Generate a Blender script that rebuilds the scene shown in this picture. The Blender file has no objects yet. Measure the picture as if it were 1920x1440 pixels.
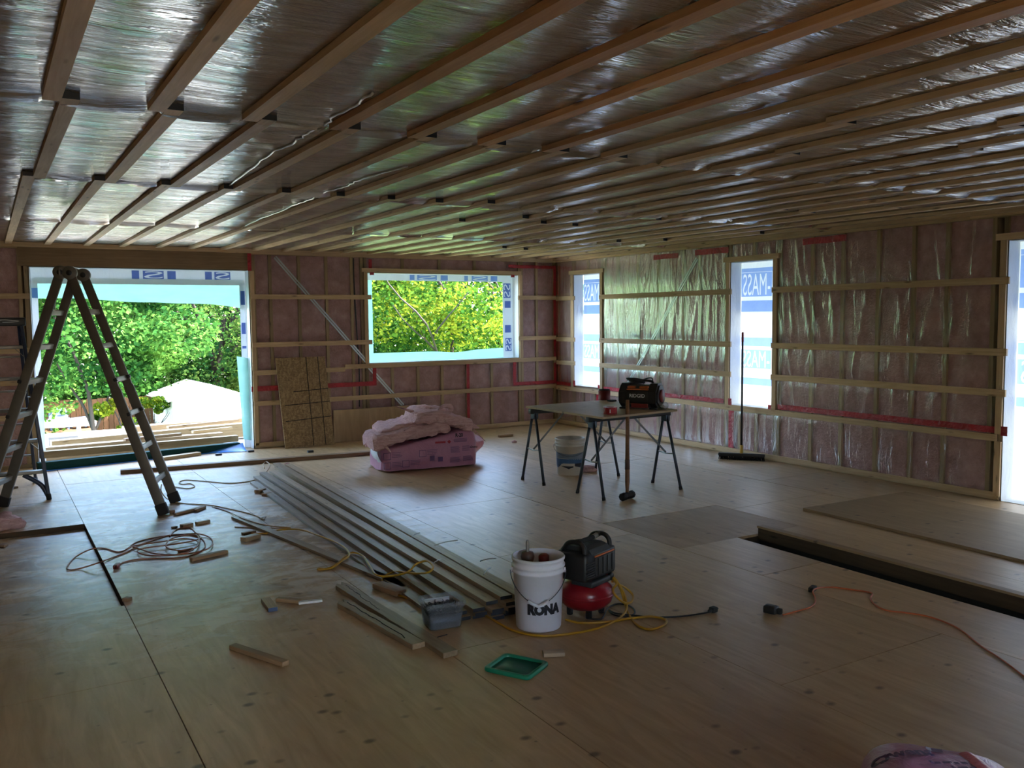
import bpy, bmesh, math, random
from mathutils import Vector, Matrix, noise
random.seed(11)
PI = math.pi
S = bpy.context.scene
COL = S.collection
W, D, H = 7.327, 10.911, 2.465          # right wall plane, back wall plane, ceiling height (camera at x=0, y=0)

# ------------------------------------------------------------------ camera
ROT = Matrix(((0.8572262724485097, 0.04791009996031951, -0.5127062903318289),
              (-0.5148420896658, 0.06033436421900348, -0.8551592759263277),
              (-0.010036958333370104, 0.9970277763513316, 0.07638633811967535)))
CAMP = Vector((0, 0, 1.6))
FPX = 1645.55
cam = bpy.data.cameras.new('camera')
cam.sensor_fit = 'HORIZONTAL'; cam.sensor_width = 36.0; cam.lens = FPX / 1920 * 36
cam.clip_start = 0.05; cam.clip_end = 500
camo = bpy.data.objects.new('camera', cam); COL.objects.link(camo)
camo.matrix_world = Matrix.Translation(CAMP) @ ROT.to_4x4()
S.camera = camo

# ------------------------------------------------------------------ world, sun, exposure
wd = bpy.data.worlds.new('sky'); S.world = wd; wd.use_nodes = True
_nt = wd.node_tree; _nt.nodes.clear()
_sky = _nt.nodes.new('ShaderNodeTexSky'); _sky.sky_type = 'NISHITA'; _sky.sun_disc = False
_sky.sun_elevation = math.radians(48); _sky.sun_rotation = math.radians(125); _sky.air_density = 1.0; _sky.dust_density = 2.0
_bg = _nt.nodes.new('ShaderNodeBackground'); _bg.inputs['Strength'].default_value = 0.62
_wo = _nt.nodes.new('ShaderNodeOutputWorld')
_nt.links.new(_sky.outputs[0], _bg.inputs[0]); _nt.links.new(_bg.outputs[0], _wo.inputs[0])
sun = bpy.data.lights.new('sun', 'SUN'); sun.energy = 7.5; sun.angle = math.radians(0.6); sun.color = (1.0, 0.95, 0.86)
suno = bpy.data.objects.new('sun', sun); COL.objects.link(suno)
suno.rotation_euler = Vector((0.60, -0.24, 0.763)).to_track_quat('Z', 'Y').to_euler()
suno.location = (6, -4, 9)
S.view_settings.view_transform = 'Standard'; S.view_settings.look = 'None'
S.view_settings.exposure = 2.9; S.view_settings.gamma = 1.0; S.view_settings.use_curve_mapping = False
S.cycles.use_denoising = True
S.cycles.max_bounces = 14; S.cycles.diffuse_bounces = 6; S.cycles.glossy_bounces = 4
S.cycles.transparent_max_bounces = 16; S.cycles.transmission_bounces = 6
S.cycles.sample_clamp_indirect = 8.0

# ------------------------------------------------------------------ pixel -> place helpers (measured once from the photograph)
def ray(px, py): return ROT @ Vector((px - 960, -(py - 720), -FPX))
def F(px, py, z=0.0):
    r = ray(px, py); t = (z - CAMP.z) / r.z; return CAMP + r * t
def PY(px, py, y):
    r = ray(px, py); return CAMP + r * (y / r.y)
def PX(px, py, x):
    r = ray(px, py); return CAMP + r * (x / r.x)

# ------------------------------------------------------------------ mesh helpers
class MB:
    def __init__(s): s.v = []; s.f = []; s.m = []; s.sm = []
    def add(s, vs, fs, mi=0, smooth=False):
        o = len(s.v); s.v += [tuple(v) for v in vs]
        for f in fs: s.f.append([i + o for i in f]); s.m.append(mi); s.sm.append(smooth)
        return s
    def box(s, c, d, mi=0, M=None, ends=None):
        x, y, z = d[0]/2, d[1]/2, d[2]/2
        vs = [Vector((c[0]+a*x, c[1]+b*y, c[2]+e*z)) for a in (-1, 1) for b in (-1, 1) for e in (-1, 1)]
        if M is not None: vs = [M @ v for v in vs]
        fs = [(0,1,3,2), (4,6,7,5), (0,4,5,1), (2,3,7,6), (0,2,6,4), (1,5,7,3)]
        o = len(s.v); s.v += [tuple(v) for v in vs]
        for k, f in enumerate(fs):
            s.f.append([i + o for i in f]); s.m.append((ends[k] if ends and k in ends else mi)); s.sm.append(False)
        return s
    def cbox(s, c, d, b, mi=0, M=None):           # box with chamfered edges
        x, y, z = d[0]/2, d[1]/2, d[2]/2
        bm = bmesh.new(); bmesh.ops.create_cube(bm, size=1)
        for v in bm.verts: v.co = Vector((v.co.x*d[0], v.co.y*d[1], v.co.z*d[2]))
        bmesh.ops.bevel(bm, geom=list(bm.edges), offset=b, segments=2, affect='EDGES', profile=0.6)
        vs = [v.co + Vector(c) for v in bm.verts]
        if M is not None: vs = [M @ v for v in vs]
        bm.verts.index_update()
        s.add(vs, [[v.index for v in f.verts] for f in bm.faces], mi, True); bm.free()
        return s
    def lathe(s, prof, n=28, mi=0, M=None, cap=True, smooth=True):
        vs = []
        for r, z in prof:
            for k in range(n): a = 2*PI*k/n; vs.append(Vector((r*math.cos(a), r*math.sin(a), z)))
        fs = []
        for j in range(len(prof)-1):
            for k in range(n): k2 = (k+1) % n; fs.append((j*n+k, j*n+k2, (j+1)*n+k2, (j+1)*n+k))
        if cap: fs.append(tuple(reversed(range(n)))); fs.append(tuple(range((len(prof)-1)*n, len(prof)*n)))
        if M is not None: vs = [M @ v for v in vs]
        return s.add(vs, fs, mi, smooth)
    def tube(s, pts, r, n=8, mi=0, closed=False, cap=True):
        pts = [Vector(p) for p in pts]; N = len(pts); vs = []
        up = Vector((0, 0, 1)); pn = None
        for i, p in enumerate(pts):
            if closed: t = pts[(i+1) % N] - pts[i-1]
            else: t = pts[min(i+1, N-1)] - pts[max(i-1, 0)]
            if t.length < 1e-9: t = Vector((1, 0, 0))
            t.normalize()
            if pn is None:
                a = up if abs(t.z) < .9 else Vector((1, 0, 0)); pn = t.cross(a).normalized()
            else:
                pn = (pn - t * pn.dot(t))
                pn = pn.normalized() if pn.length > 1e-6 else t.orthogonal().normalized()
            b = t.cross(pn); rr = r[i] if isinstance(r, (list, tuple)) else r
            for k in range(n): a = 2*PI*k/n; vs.append(p + pn*(rr*math.cos(a)) + b*(rr*math.sin(a)))
        fs = []
        for j in range(N if closed else N-1):
            j2 = (j+1) % N
            for k in range(n): k2 = (k+1) % n; fs.append((j*n+k, j*n+k2, j2*n+k2, j2*n+k))
        if cap and not closed: fs.append(tuple(reversed(range(n)))); fs.append(tuple(range((N-1)*n, N*n)))
        return s.add(vs, fs, mi, True)
    def prism(s, poly, z0, z1, mi=0, M=None):
        n = len(poly); vs = [Vector((p[0], p[1], z0)) for p in poly] + [Vector((p[0], p[1], z1)) for p in poly]
        if M is not None: vs = [M @ v for v in vs]
        return s.add(vs, [tuple(reversed(range(n))), tuple(range(n, 2*n))] + [(k, (k+1) % n, n+(k+1) % n, n+k) for k in range(n)], mi)
    def grid(s, fn, nu, nv, mi=0, smooth=True, keep=None):
        vs = [fn(i/nu, j/nv) for j in range(nv+1) for i in range(nu+1)]
        fs = [(j*(nu+1)+i, j*(nu+1)+i+1, (j+1)*(nu+1)+i+1, (j+1)*(nu+1)+i) for j in range(nv) for i in range(nu) if keep is None or keep((i+.5)/nu, (j+.5)/nv)]
        return s.add(vs, fs, mi, smooth)

def obj(name, mb, mats, parent=None, loc=None, M=None):
    me = bpy.data.meshes.new(name); me.from_pydata(mb.v, [], mb.f)
    if not isinstance(mats, (list, tuple)): mats = [mats]
    for m in mats: me.materials.append(m)
    me.polygons.foreach_set('material_index', mb.m); me.polygons.foreach_set('use_smooth', mb.sm)
    me.update()
    bm = bmesh.new(); bm.from_mesh(me); bmesh.ops.recalc_face_normals(bm, faces=bm.faces); bm.to_mesh(me); bm.free()
    o = bpy.data.objects.new(name, me); COL.objects.link(o)
    if parent is not None: o.parent = parent
    if M is not None: o.matrix_local = M
    elif loc is not None: o.location = loc
    return o
def tag(o, label, cat, group=None, kind=None):
    o['label'] = label; o['category'] = cat
    if group: o['group'] = group
    if kind: o['kind'] = kind
    return o
def thing(name, label, cat, loc=(0, 0, 0), rz=0.0, group=None):
    o = bpy.data.objects.new(name, None); COL.objects.link(o); o.empty_display_size = .1
    o.location = loc; o.rotation_euler = (0, 0, rz)
    return tag(o, label, cat, group)
def structure(o): o['kind'] = 'structure'; return o
def barM(p0, p1, up=(0, 0, 1)):
    p0 = Vector(p0); p1 = Vector(p1); x = p1 - p0; L = x.length; x.normalize()
    u = Vector(up)
    if abs(x.dot(u)) > .98: u = Vector((0, 1, 0))
    y = u.cross(x).normalized(); z = x.cross(y)
    M = Matrix((x, y, z)).transposed().to_4x4(); M.translation = (p0 + p1) / 2
    return M, L
_barcache = {}
def bar(name, p0, p1, w, t, mat, parent=None, up=(0, 0, 1), ends=None, bev=0.0):
    """straight piece from p0 to p1 along its own X, width w (local Y), thickness t (local Z)"""
    M, L = barM(p0, p1, up)
    key = (round(L, 3), w, t, id(mat), id(ends), bev)
    me = _barcache.get(key)
    if me is None:
        mb = MB()
        if bev: mb.cbox((0, 0, 0), (L, w, t), bev)
        else: mb.box((0, 0, 0), (L, w, t), 0, None, {0: 1, 1: 1} if ends else None)
        o = obj(name, mb, [mat] + ([ends] if ends else []), parent, M=M); _barcache[key] = o.data; return o
    o = bpy.data.objects.new(name, me); COL.objects.link(o)
    if parent is not None: o.parent = parent
    o.matrix_local = M
    return o
def spline(pts, k=8):
    pts = [Vector(p) for p in pts]; out = []
    for i in range(len(pts)-1):
        a = pts[max(i-1, 0)]; b = pts[i]; c = pts[i+1]; d = pts[min(i+2, len(pts)-1)]
        for j in range(k):
            t = j/k
            out.append(0.5*((2*b) + (c-a)*t + (2*a-5*b+4*c-d)*t*t + (3*b-a-3*c+d)*t**3))
    out.append(pts[-1]); return out
def text_mesh(name, s, size, mat, parent, fn, offset=0.0, align='CENTER'):
    cu = bpy.data.curves.new('t', 'FONT'); cu.body = s; cu.size = size; cu.offset = offset; cu.align_x = align; cu.align_y = 'CENTER'; cu.resolution_u = 3
    o = bpy.data.objects.new('t', cu); COL.objects.link(o)
    dg = bpy.context.evaluated_depsgraph_get()
    me = bpy.data.meshes.new_from_object(o.evaluated_get(dg)); me.name = name
    bpy.data.objects.remove(o); bpy.data.curves.remove(cu)
    bm = bmesh.new(); bm.from_mesh(me)
    bmesh.ops.subdivide_edges(bm, edges=[e for e in bm.edges if e.calc_length() > size*.3], cuts=3)
    for v in bm.verts: v.co = fn(v.co.x, v.co.y)
    bm.to_mesh(me); bm.free()
    me.materials.clear(); me.materials.append(mat)
    o = bpy.data.objects.new(name, me); COL.objects.link(o); o.parent = parent
    return o

# ------------------------------------------------------------------ materials
class NT:
    def __init__(s, name):
        s.m = bpy.data.materials.new(name); s.m.use_nodes = True; s.t = s.m.node_tree; s.t.nodes.clear()
        s.out = s.t.nodes.new('ShaderNodeOutputMaterial')
    def n(s, typ, **kw):
        nd = s.t.nodes.new(typ)
        for k, v in kw.items():
            if k in nd.inputs: s.set(nd.inputs[k], v)
            else: setattr(nd, k, v)
        return nd
    def set(s, inp, v):
        if isinstance(v, bpy.types.NodeSocket): s.t.links.new(v, inp)
        elif isinstance(v, bpy.types.Node): s.t.links.new(v.outputs[0], inp)
        else:
            if hasattr(inp.default_value, '__len__') and not hasattr(v, '__len__'): v = (v, v, v)
            if hasattr(inp.default_value, '__len__') and len(inp.default_value) == 4 and len(v) == 3: v = (*v, 1)
            inp.default_value = v
    def coord(s, scale=(1, 1, 1), which='Object', rnd=False, rot=(0, 0, 0)):
        tc = s.n('ShaderNodeTexCoord'); v = tc.outputs[which]
        if rnd:
            oi = s.n('ShaderNodeObjectInfo'); mu = s.n('ShaderNodeMath', operation='MULTIPLY'); s.set(mu.inputs[0], oi.outputs['Random']); mu.inputs[1].default_value = 37.0
            ad = s.n('ShaderNodeVectorMath', operation='ADD'); s.set(ad.inputs[0], v); s.set(ad.inputs[1], mu.outputs[0]); v = ad.outputs[0]
        mp = s.n('ShaderNodeMapping'); s.set(mp.inputs[0], v); mp.inputs['Scale'].default_value = scale; mp.inputs['Rotation'].default_value = rot
        return mp.outputs[0]
    def noise(s, vec, scale=5, detail=4, rough=.55, dist=0.0):
        return s.n('ShaderNodeTexNoise', Vector=vec, Scale=scale, Detail=detail, Roughness=rough, Distortion=dist).outputs['Fac']
    def ramp(s, fac, stops, interp='LINEAR'):
        r = s.n('ShaderNodeValToRGB'); s.set(r.inputs[0], fac); r.color_ramp.interpolation = interp
        e = r.color_ramp.elements
        while len(e) < len(stops): e.new(.5)
        for i, (p, c) in enumerate(stops):
            e[i].position = p; e[i].color = (*c, 1) if hasattr(c, '__len__') else (c, c, c, 1)
        return r.outputs[0]
    def mix(s, fac, a, b, bt='MIX'):
        m = s.n('ShaderNodeMix', data_type='RGBA', blend_type=bt)
        s.set(m.inputs[0], fac); s.set(m.inputs[6], a); s.set(m.inputs[7], b); return m.outputs[2]
    def math(s, op, a, b=None):
        m = s.n('ShaderNodeMath', operation=op); s.set(m.inputs[0], a)
        if b is not None: s.set(m.inputs[1], b)
        return m.outputs[0]
    def bump(s, h, strength=.3, dist=.01, normal=None):
        b = s.n('ShaderNodeBump', Strength=strength, Distance=dist, Height=h)
        if normal is not None: s.set(b.inputs['Normal'], normal)
        return b.outputs[0]
    def bsdf(s, **kw):
        b = s.n('ShaderNodeBsdfPrincipled')
        for k, v in kw.items(): s.set(b.inputs[k.replace('_', ' ')], v)
        return b
    def done(s, sh): s.t.links.new(sh.outputs[0] if isinstance(sh, bpy.types.Node) else sh, s.out.inputs[0]); return s.m

def plain(name, c, rough=.6, metal=0.0, var=.12, scale=18, bump=0.0, spec=.5):
    t = NT(name); v = t.coord(); n = t.noise(v, scale, 3)
    col = t.mix(n, tuple(x*(1-var) for x in c), tuple(min(1, x*(1+var)) for x in c))
    kw = dict(Base_Color=col, Roughness=rough, Metallic=metal, Specular_IOR_Level=spec)
    if bump: kw['Normal'] = t.bump(n, bump, .004)
    return t.done(t.bsdf(**kw))
def wood(name, c1, c2, rough=.62, knots=True, spec=.3, vary=.3):
    t = NT(name); v = t.coord((1.0, 16, 16), rnd=True)
    g = t.noise(v, 3.0, 6, .6, .6)
    col = t.ramp(g, [(.3, c1), (.55, tuple((a+b)/2 for a, b in zip(c1, c2))), (.75, c2)])
    v2 = t.coord((1.3, 1.3, 1.3), rnd=True); st = t.noise(v2, 1.2, 3)
    col = t.mix(t.ramp(st, [(.35, 0.0), (.75, .45)]), col, tuple(x*.6 for x in c1))
    if knots:
        vk = t.coord((3.2, 14, 14), rnd=True)
        vo = t.n('ShaderNodeTexVoronoi', Vector=vk, Scale=1.0)
        col = t.mix(t.ramp(vo.outputs['Distance'], [(.05, .85), (.16, 0.0)]), col, tuple(x*.3 for x in c1))
    oi = t.n('ShaderNodeObjectInfo'); k = t.n('ShaderNodeMapRange'); t.set(k.inputs[0], oi.outputs['Random']); k.inputs[3].default_value = 1-vary; k.inputs[4].default_value = 1.08
    col = t.mix(1.0, col, k.outputs[0], 'MULTIPLY')
    return t.done(t.bsdf(Base_Color=col, Roughness=rough, Specular_IOR_Level=spec, Normal=t.bump(g, .25, .002)))

M_strap = wood('spruce_strapping', (.52, .35, .19), (.76, .56, .33), .6, vary=.22)
M_stud = wood('spruce_framing', (.40, .29, .16), (.60, .45, .27), .65)
M_orange = wood('reddish_strapping', (.56, .30, .14), (.78, .48, .25), .55)
M_pile = wood('weathered_strapping', (.34, .225, .125), (.60, .44, .27), .45, spec=.5, vary=.4)
M_pile_pale = wood('planed_pale_strapping', (.50, .36, .22), (.74, .58, .40), .45, spec=.5)
M_brown = wood('brown_plank', (.26, .15, .08), (.40, .25, .14), .6)
M_offcut = wood('offcut_wood', (.34, .20, .10), (.55, .37, .22), .6)
M_pale = wood('pale_plank', (.42, .30, .16), (.60, .46, .28), .6)  # pale wood for boards on both sides of the opening
M_endpaint = plain('dark_end_paint', (.018, .022, .03), .5)
M_bluepaint = plain('blue_end_paint', (.04, .07, .16), .5)

def plywood(name, c1, c2, dust_and_sheen=True, spots=True, rough=.40):
    t = NT(name)
    tc = t.n('ShaderNodeNewGeometry'); pos = tc.outputs['Position']
    def mp(scale):
        m = t.n('ShaderNodeMapping'); t.set(m.inputs[0], pos); m.inputs['Scale'].default_value = scale; return m.outputs[0]
    oi = t.n('ShaderNodeObjectInfo')
    grain = t.noise(mp((7, .9, 1)), 2.2, 6, .6, 1.2)
    col = t.ramp(grain, [(.3, c1), (.7, c2)])
    big = t.noise(mp((1, 1, 1)), 1.1, 4, .6)
    col = t.mix(t.ramp(big, [(.40, 0.0), (.72, .42)]), col, tuple(x*.62 for x in c1))
    k = t.n('ShaderNodeMapRange'); t.set(k.inputs[0], oi.outputs['Random']); k.inputs[3].default_value = .84; k.inputs[4].default_value = 1.08
    col = t.mix(1.0, col, k.outputs[0], 'MULTIPLY')
    rg = rough
    if dust_and_sheen:    # pale sawdust patches about the left middle; floor sheen is also whitened in
        d = t.noise(mp((1.3, 1.9, 1)), 2.3, 6, .7, .9)
        sx = t.n('ShaderNodeSeparateXYZ'); t.set(sx.inputs[0], pos)
        dx = t.math('SUBTRACT', sx.outputs[0], 1.1); dy = t.math('SUBTRACT', sx.outputs[1], 6.9)
        rr = t.math('SQRT', t.math('ADD', t.math('MULTIPLY', t.math('MULTIPLY', dx, dx), .22), t.math('MULTIPLY', t.math('MULTIPLY', dy, dy), .12)))
        area = t.ramp(rr, [(.15, 1.0), (1.0, 0.0)])
        fac = t.math('MULTIPLY', t.ramp(d, [(.47, 0.0), (.56, .9)]), area)
        col = t.mix(fac, col, (.88, .86, .82))
        wet = t.math('MULTIPLY', t.ramp(t.noise(mp((1.2, 1.6, 1)), 1.7, 5, .65, .6), [(.45, 0.0), (.56, .85)]), area)
        col = t.mix(wet, col, (.15, .085, .045))
    hb = grain
    if spots:
        vo = t.n('ShaderNodeTexVoronoi', Vector=mp((5.6, 7.4, .01)), Scale=1.0, Randomness=.9)
        dn = t.noise(mp((1, 1, 1)), 1.6, 2)
        sp = t.math('MULTIPLY', t.ramp(vo.outputs['Distance'], [(.07, .8), (.17, 0.0)]), t.ramp(dn, [(.28, 0.0), (.42, 1.0)]))
        col = t.mix(sp, col, (.085, .05, .03))
        vo2 = t.n('ShaderNodeTexVoronoi', Vector=mp((13, 17, .01)), Scale=1.0, Randomness=1.0)
        sp2 = t.math('MULTIPLY', t.ramp(vo2.outputs['Distance'], [(.05, .6), (.12, 0.0)]), t.ramp(t.noise(mp((3, 3, 1)), 2.1, 2), [(.5, 0.0), (.62, 1.0)]))
        col = t.mix(sp2, col, (.10, .06, .035))
    return t.done(t.bsdf(Base_Color=col, Roughness=rg, Specular_IOR_Level=.6, Normal=t.bump(hb, .12, .003)))
M_ply = plywood('plywood_floor', (.48, .30, .145), (.67, .455, .25))
M_plyloose = plywood('plywood_tan', (.36, .24, .11), (.48, .33, .17), False, True, .5)
M_plydark = plywood('plywood_stained', (.36, .225, .115), (.50, .335, .19), False, True, .5)
M_plyedge = plywood('plywood_brown', (.25, .155, .075), (.36, .235, .12), False, True, .55)

def osb():
    t = NT('oriented_strand_board'); v = t.coord((1, 1, 1))
    vo = t.n('ShaderNodeTexVoronoi', Vector=t.coord((34, 22, 60), rot=(.3, .2, .7)), Scale=1.6)
    vo2 = t.n('ShaderNodeTexVoronoi', Vector=t.coord((56, 20, 24), rot=(.1, .5, .2)), Scale=1.1)
    c = t.mix(.5, vo.outputs['Color'], vo2.outputs['Color'])
    sep = t.n('ShaderNodeSeparateColor'); t.set(sep.inputs[0], c)
    col = t.ramp(sep.outputs[0], [(.15, (.20, .12, .05)), (.5, (.28, .18, .08)), (.85, (.40, .27, .13))])
    return t.done(t.bsdf(Base_Color=col, Roughness=.65, Normal=t.bump(sep.outputs[1], .3, .003)))
M_osb = osb()
M_sheath = plain('sheathing', (.30, .22, .12), .8)
M_header = wood('header_board', (.26, .165, .085), (.38, .26, .145), .7, False)

def pink():
    t = NT('pink_insulation'); v = t.coord((1, 1, 1), rnd=True)
    n = t.noise(v, 7, 6, .65); n2 = t.noise(v, 40, 4, .6)
    col = t.ramp(n, [(.25, (.34, .19, .185)), (.55, (.50, .31, .30)), (.8, (.64, .46, .45))])
    return t.done(t.bsdf(Base_Color=col, Roughness=.95, Specular_IOR_Level=.1, Normal=t.bump(t.math('ADD', n, n2), .6, .02)))
M_pink = pink()
def fluff():
    t = NT('fluffy_pink_fibre'); v = t.coord((3, 30, 30), rnd=True)
    n = t.noise(v, 1.5, 6, .7); col = t.ramp(n, [(.3, (.50, .27, .26)), (.7, (.78, .53, .52))])
    return t.done(t.bsdf(Base_Color=col, Roughness=1.0, Specular_IOR_Level=.05, Normal=t.bump(n, .8, .02)))
M_fluff = fluff()

def poly_wall():
    """clear polyethylene sheet: see-through film, glossy creases"""
    t = NT('clear_poly_sheet'); v = t.coord((7, 7, 1.5)); v2 = t.coord((16, 16, 4))
    n = t.noise(v, .8, 4, .55, 1.3); n2 = t.noise(v2, 1.3, 3, .6, .8)
    h = t.math('ADD', n, t.math('MULTIPLY', n2, .25))
    nm = t.bump(h, .55, .03)
    gl = t.n('ShaderNodeBsdfGlossy', Roughness=.26, Normal=nm); t.set(gl.inputs['Color'], (.92, .91, .87))
    tr = t.n('ShaderNodeBsdfTransparent'); t.set(tr.inputs['Color'], (.93, .92, .90))
    df = t.n('ShaderNodeBsdfDiffuse', Normal=nm); t.set(df.inputs['Color'], (.75, .73, .70))
    m0 = t.n('ShaderNodeMixShader'); m0.inputs[0].default_value = .02; t.set(m0.inputs[1], tr); t.set(m0.inputs[2], df)
    fr = t.n('ShaderNodeFresnel', IOR=1.32, Normal=nm)
    ms = t.n('ShaderNodeMixShader'); t.set(ms.inputs[0], t.math('MULTIPLY', fr.outputs[0], .62)); t.set(ms.inputs[1], m0); t.set(ms.inputs[2], gl)
    return t.done(ms)
M_poly = poly_wall()
def poly_ceil():
    t = NT('ceiling_poly_sheet'); v = t.coord((1.0, 9, 1)); v2 = t.coord((3.0, 22, 1)); v3 = t.coord((1, 1, 1))
    n = t.noise(v, 1.3, 5, .6, 1.6); n2 = t.noise(v2, 1.5, 4, .6, 1.0)
    h = t.math('ADD', n, t.math('MULTIPLY', n2, .3))
    nm = t.bump(h, 1.0, .018)
    col = t.ramp(t.noise(v3, 2.0, 3), [(.3, (.50, .455, .41)), (.7, (.64, .595, .54))])
    b = t.bsdf(Base_Color=col, Roughness=.09, Specular_IOR_Level=.6, Metallic=.82, IOR=1.7, Normal=nm)
    return t.done(b)
M_ceil = poly_ceil()
def redtape():
    t = NT('red_sheathing_tape'); v = t.coord((14, 14, 14)); n = t.noise(v, 2, 4)
    col = t.ramp(t.noise(t.coord((9, 9, 9)), 1.3, 3), [(.3, (.28, .01, .015)), (.7, (.50, .018, .03))])
    return t.done(t.bsdf(Base_Color=col, Roughness=.3, Normal=t.bump(n, .9, .02)))
M_tape = redtape()
def wrap():
    t = NT('white_house_wrap'); v = t.coord((1, 1, 1)); n = t.noise(v, 3, 4)
    col = t.ramp(n, [(.3, (.80, .83, .86)), (.7, (.90, .92, .94))])
    nm = t.bump(t.noise(t.coord((4, 4, 2)), 2.0, 4, .6, .6), .4, .03)
    df = t.n('ShaderNodeBsdfDiffuse', Color=col, Normal=nm); tl = t.n('ShaderNodeBsdfTranslucent', Color=(.56, .64, .74, 1), Normal=nm)
    ms = t.n('ShaderNodeMixShader'); ms.inputs[0].default_value = .12; t.set(ms.inputs[1], df); t.set(ms.inputs[2], tl)
    gl = t.n('ShaderNodeBsdfGlossy', Roughness=.35, Normal=nm); m2 = t.n('ShaderNodeMixShader'); m2.inputs[0].default_value = .05
    t.set(m2.inputs[1], ms); t.set(m2.inputs[2], gl)
    return t.done(m2)
M_wrap = wrap()
def film(name, c):
    t = NT(name); n = t.noise(t.coord((1, 1, 1)), 6, 3)
    col = t.mix(n, tuple(x*.9 for x in c), tuple(min(1, x*1.06) for x in c))
    tr = t.n('ShaderNodeBsdfTransparent', Color=col)
    return t.done(tr)
M_printblue = film('blue_print_ink', (.36, .50, .84))
M_printnavy = film('navy_print_ink', (.20, .26, .55))
M_printorange = film('orange_print_ink', (.95, .62, .5))
def mint():
    t = NT('mint_translucent_plastic'); n = t.noise(t.coord((2, 2, 6)), 1.4, 3); col = t.mix(n, (.20, .40, .33), (.30, .50, .43))
    df = t.n('ShaderNodeBsdfDiffuse', Color=col); tl = t.n('ShaderNodeBsdfTranslucent', Color=col); tr = t.n('ShaderNodeBsdfTransparent', Color=col)
    a = t.n('ShaderNodeMixShader'); a.inputs[0].default_value = .6; t.set(a.inputs[1], df); t.set(a.inputs[2], tl)
    b = t.n('ShaderNodeMixShader'); b.inputs[0].default_value = .12; t.set(b.inputs[1], a); t.set(b.inputs[2], tr)
    return t.done(b)
M_mint = mint()
M_galv = plain('galvanized_steel', (.55, .60, .58), .35, .8)
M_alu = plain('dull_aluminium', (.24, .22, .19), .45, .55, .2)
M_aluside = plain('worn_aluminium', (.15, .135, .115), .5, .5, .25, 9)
M_alubright = plain('bright_aluminium', (.72, .74, .72), .3, .8)
M_bracegrey = plain('dull_grey_steel', (.16, .16, .155), .5, .4)
M_black = plain('black_plastic', (.012, .012, .013), .45)
M_blackmat = plain('black_rubber', (.014, .013, .013), .8)
M_darkgrey = plain('dark_grey_plastic', (.035, .036, .036), .5)
M_navy = plain('navy_fibreglass', (.018, .03, .07), .4)
M_redpaint = plain('red_enamel', (.26, .008, .016), .28)
M_reddark = plain('dark_red_plastic', (.18, .012, .010), .45)
M_orangetrim = plain('orange_trim', (.50, .12, .025), .45)
M_steel = plain('painted_steel', (.05, .065, .085), .35, .5)
M_white = plain('white_pail_plastic', (.80, .80, .88), .42, var=.04)
M_whitepaint = plain('white_paint', (.85, .85, .85), .6)
M_label = plain('white_label', (.70, .72, .75), .5)
M_cream = plain('cream_pail_plastic', (.56, .50, .42), .5, var=.06)
M_bluelabel = plain('blue_pail_label', (.035, .10, .22), .5, var=.35, scale=14)
M_greylabel = plain('grey_blue_pail_label', (.16, .20, .25), .5, var=.3, scale=9)
M_ink = plain('black_ink', (.012, .012, .018), .6)
M_green = plain('green_plastic', (.010, .24, .13), .38)
M_greendk = plain('dark_green_plastic', (.008, .12, .065), .35)
M_hose = plain('yellow_hose', (.52, .27, .015), .4)
M_cordor = plain('orange_cord', (.50, .11, .03), .45)
M_cordbr = plain('tan_cord', (.34, .19, .05), .5)
M_cordred = plain('rust_cord', (.33, .12, .06), .5)
M_nails = plain('grey_nails', (.055, .065, .095), .4, .7, .4, 90, .8)
M_seam = plain('glossy_sheet_fold', (.62, .60, .56), .2, .3)
M_zip = plain('white_cord_tie', (.75, .75, .74), .5)
M_handle = wood('hickory_handle', (.20, .085, .035), (.32, .15, .065), .5, False)
M_hammer = plain('dark_steel_head', (.018, .016, .015), .5, .5)
M_brush = plain('black_bristles', (.008, .008, .009), .9)
M_broomred = plain('dark_red_grip', (.16, .012, .012), .5)
M_gold = plain('yellow_socket', (.55, .33, .05), .5)
M_dark = plain('pit_shade', (.02, .016, .012), .9)  # near-black colour puts the slot's shade onto the floor base and joists
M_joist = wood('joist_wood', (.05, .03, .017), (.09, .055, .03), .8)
M_membrane = plain('dark_green_membrane', (.010, .05, .042), .75, spec=.15)
M_bluemem = plain('blue_membrane', (.05, .22, .62), .3)
def clearplastic():
    t = NT('clear_tub_plastic'); n = t.noise(t.coord(), 10, 2)
    tr = t.n('ShaderNodeBsdfTransparent', Color=t.mix(n, (.80, .83, .86), (.88, .90, .92)))
    b = t.bsdf(Base_Color=(.60, .63, .66), Roughness=.2, Specular_IOR_Level=.8)
    ms = t.n('ShaderNodeMixShader'); ms.inputs[0].default_value = .18; t.set(ms.inputs[1], tr); t.set(ms.inputs[2], b)
    return t.done(ms)
M_clear = clearplastic()
def bagmat(name, c1, c2):
    t = NT(name); v = t.coord((4, 4, 4)); n = t.noise(v, 2.2, 5, .6, .8)
    col = t.mix(t.noise(t.coord(), 3, 3), c1, c2)
    return t.done(t.bsdf(Base_Color=col, Roughness=.3, Specular_IOR_Level=.6, Normal=t.bump(n, .7, .02)))
M_bag = bagmat('pink_plastic_bag', (.40, .15, .25), (.55, .25, .36))
M_bag2 = bagmat('lilac_plastic_bag', (.42, .16, .32), (.58, .26, .46))
M_bagred = bagmat('rose_plastic_bag', (.58, .14, .20), (.68, .22, .28))
M_print = plain('purple_print', (.13, .06, .17), .5)
M_printred = plain('red_print', (.38, .02, .04), .5)
M_marker = plain('black_marker_line', (.02, .016, .014), .8)
M_tooltan = plain('tool_brown', (.085, .045, .032), .5)
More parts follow.
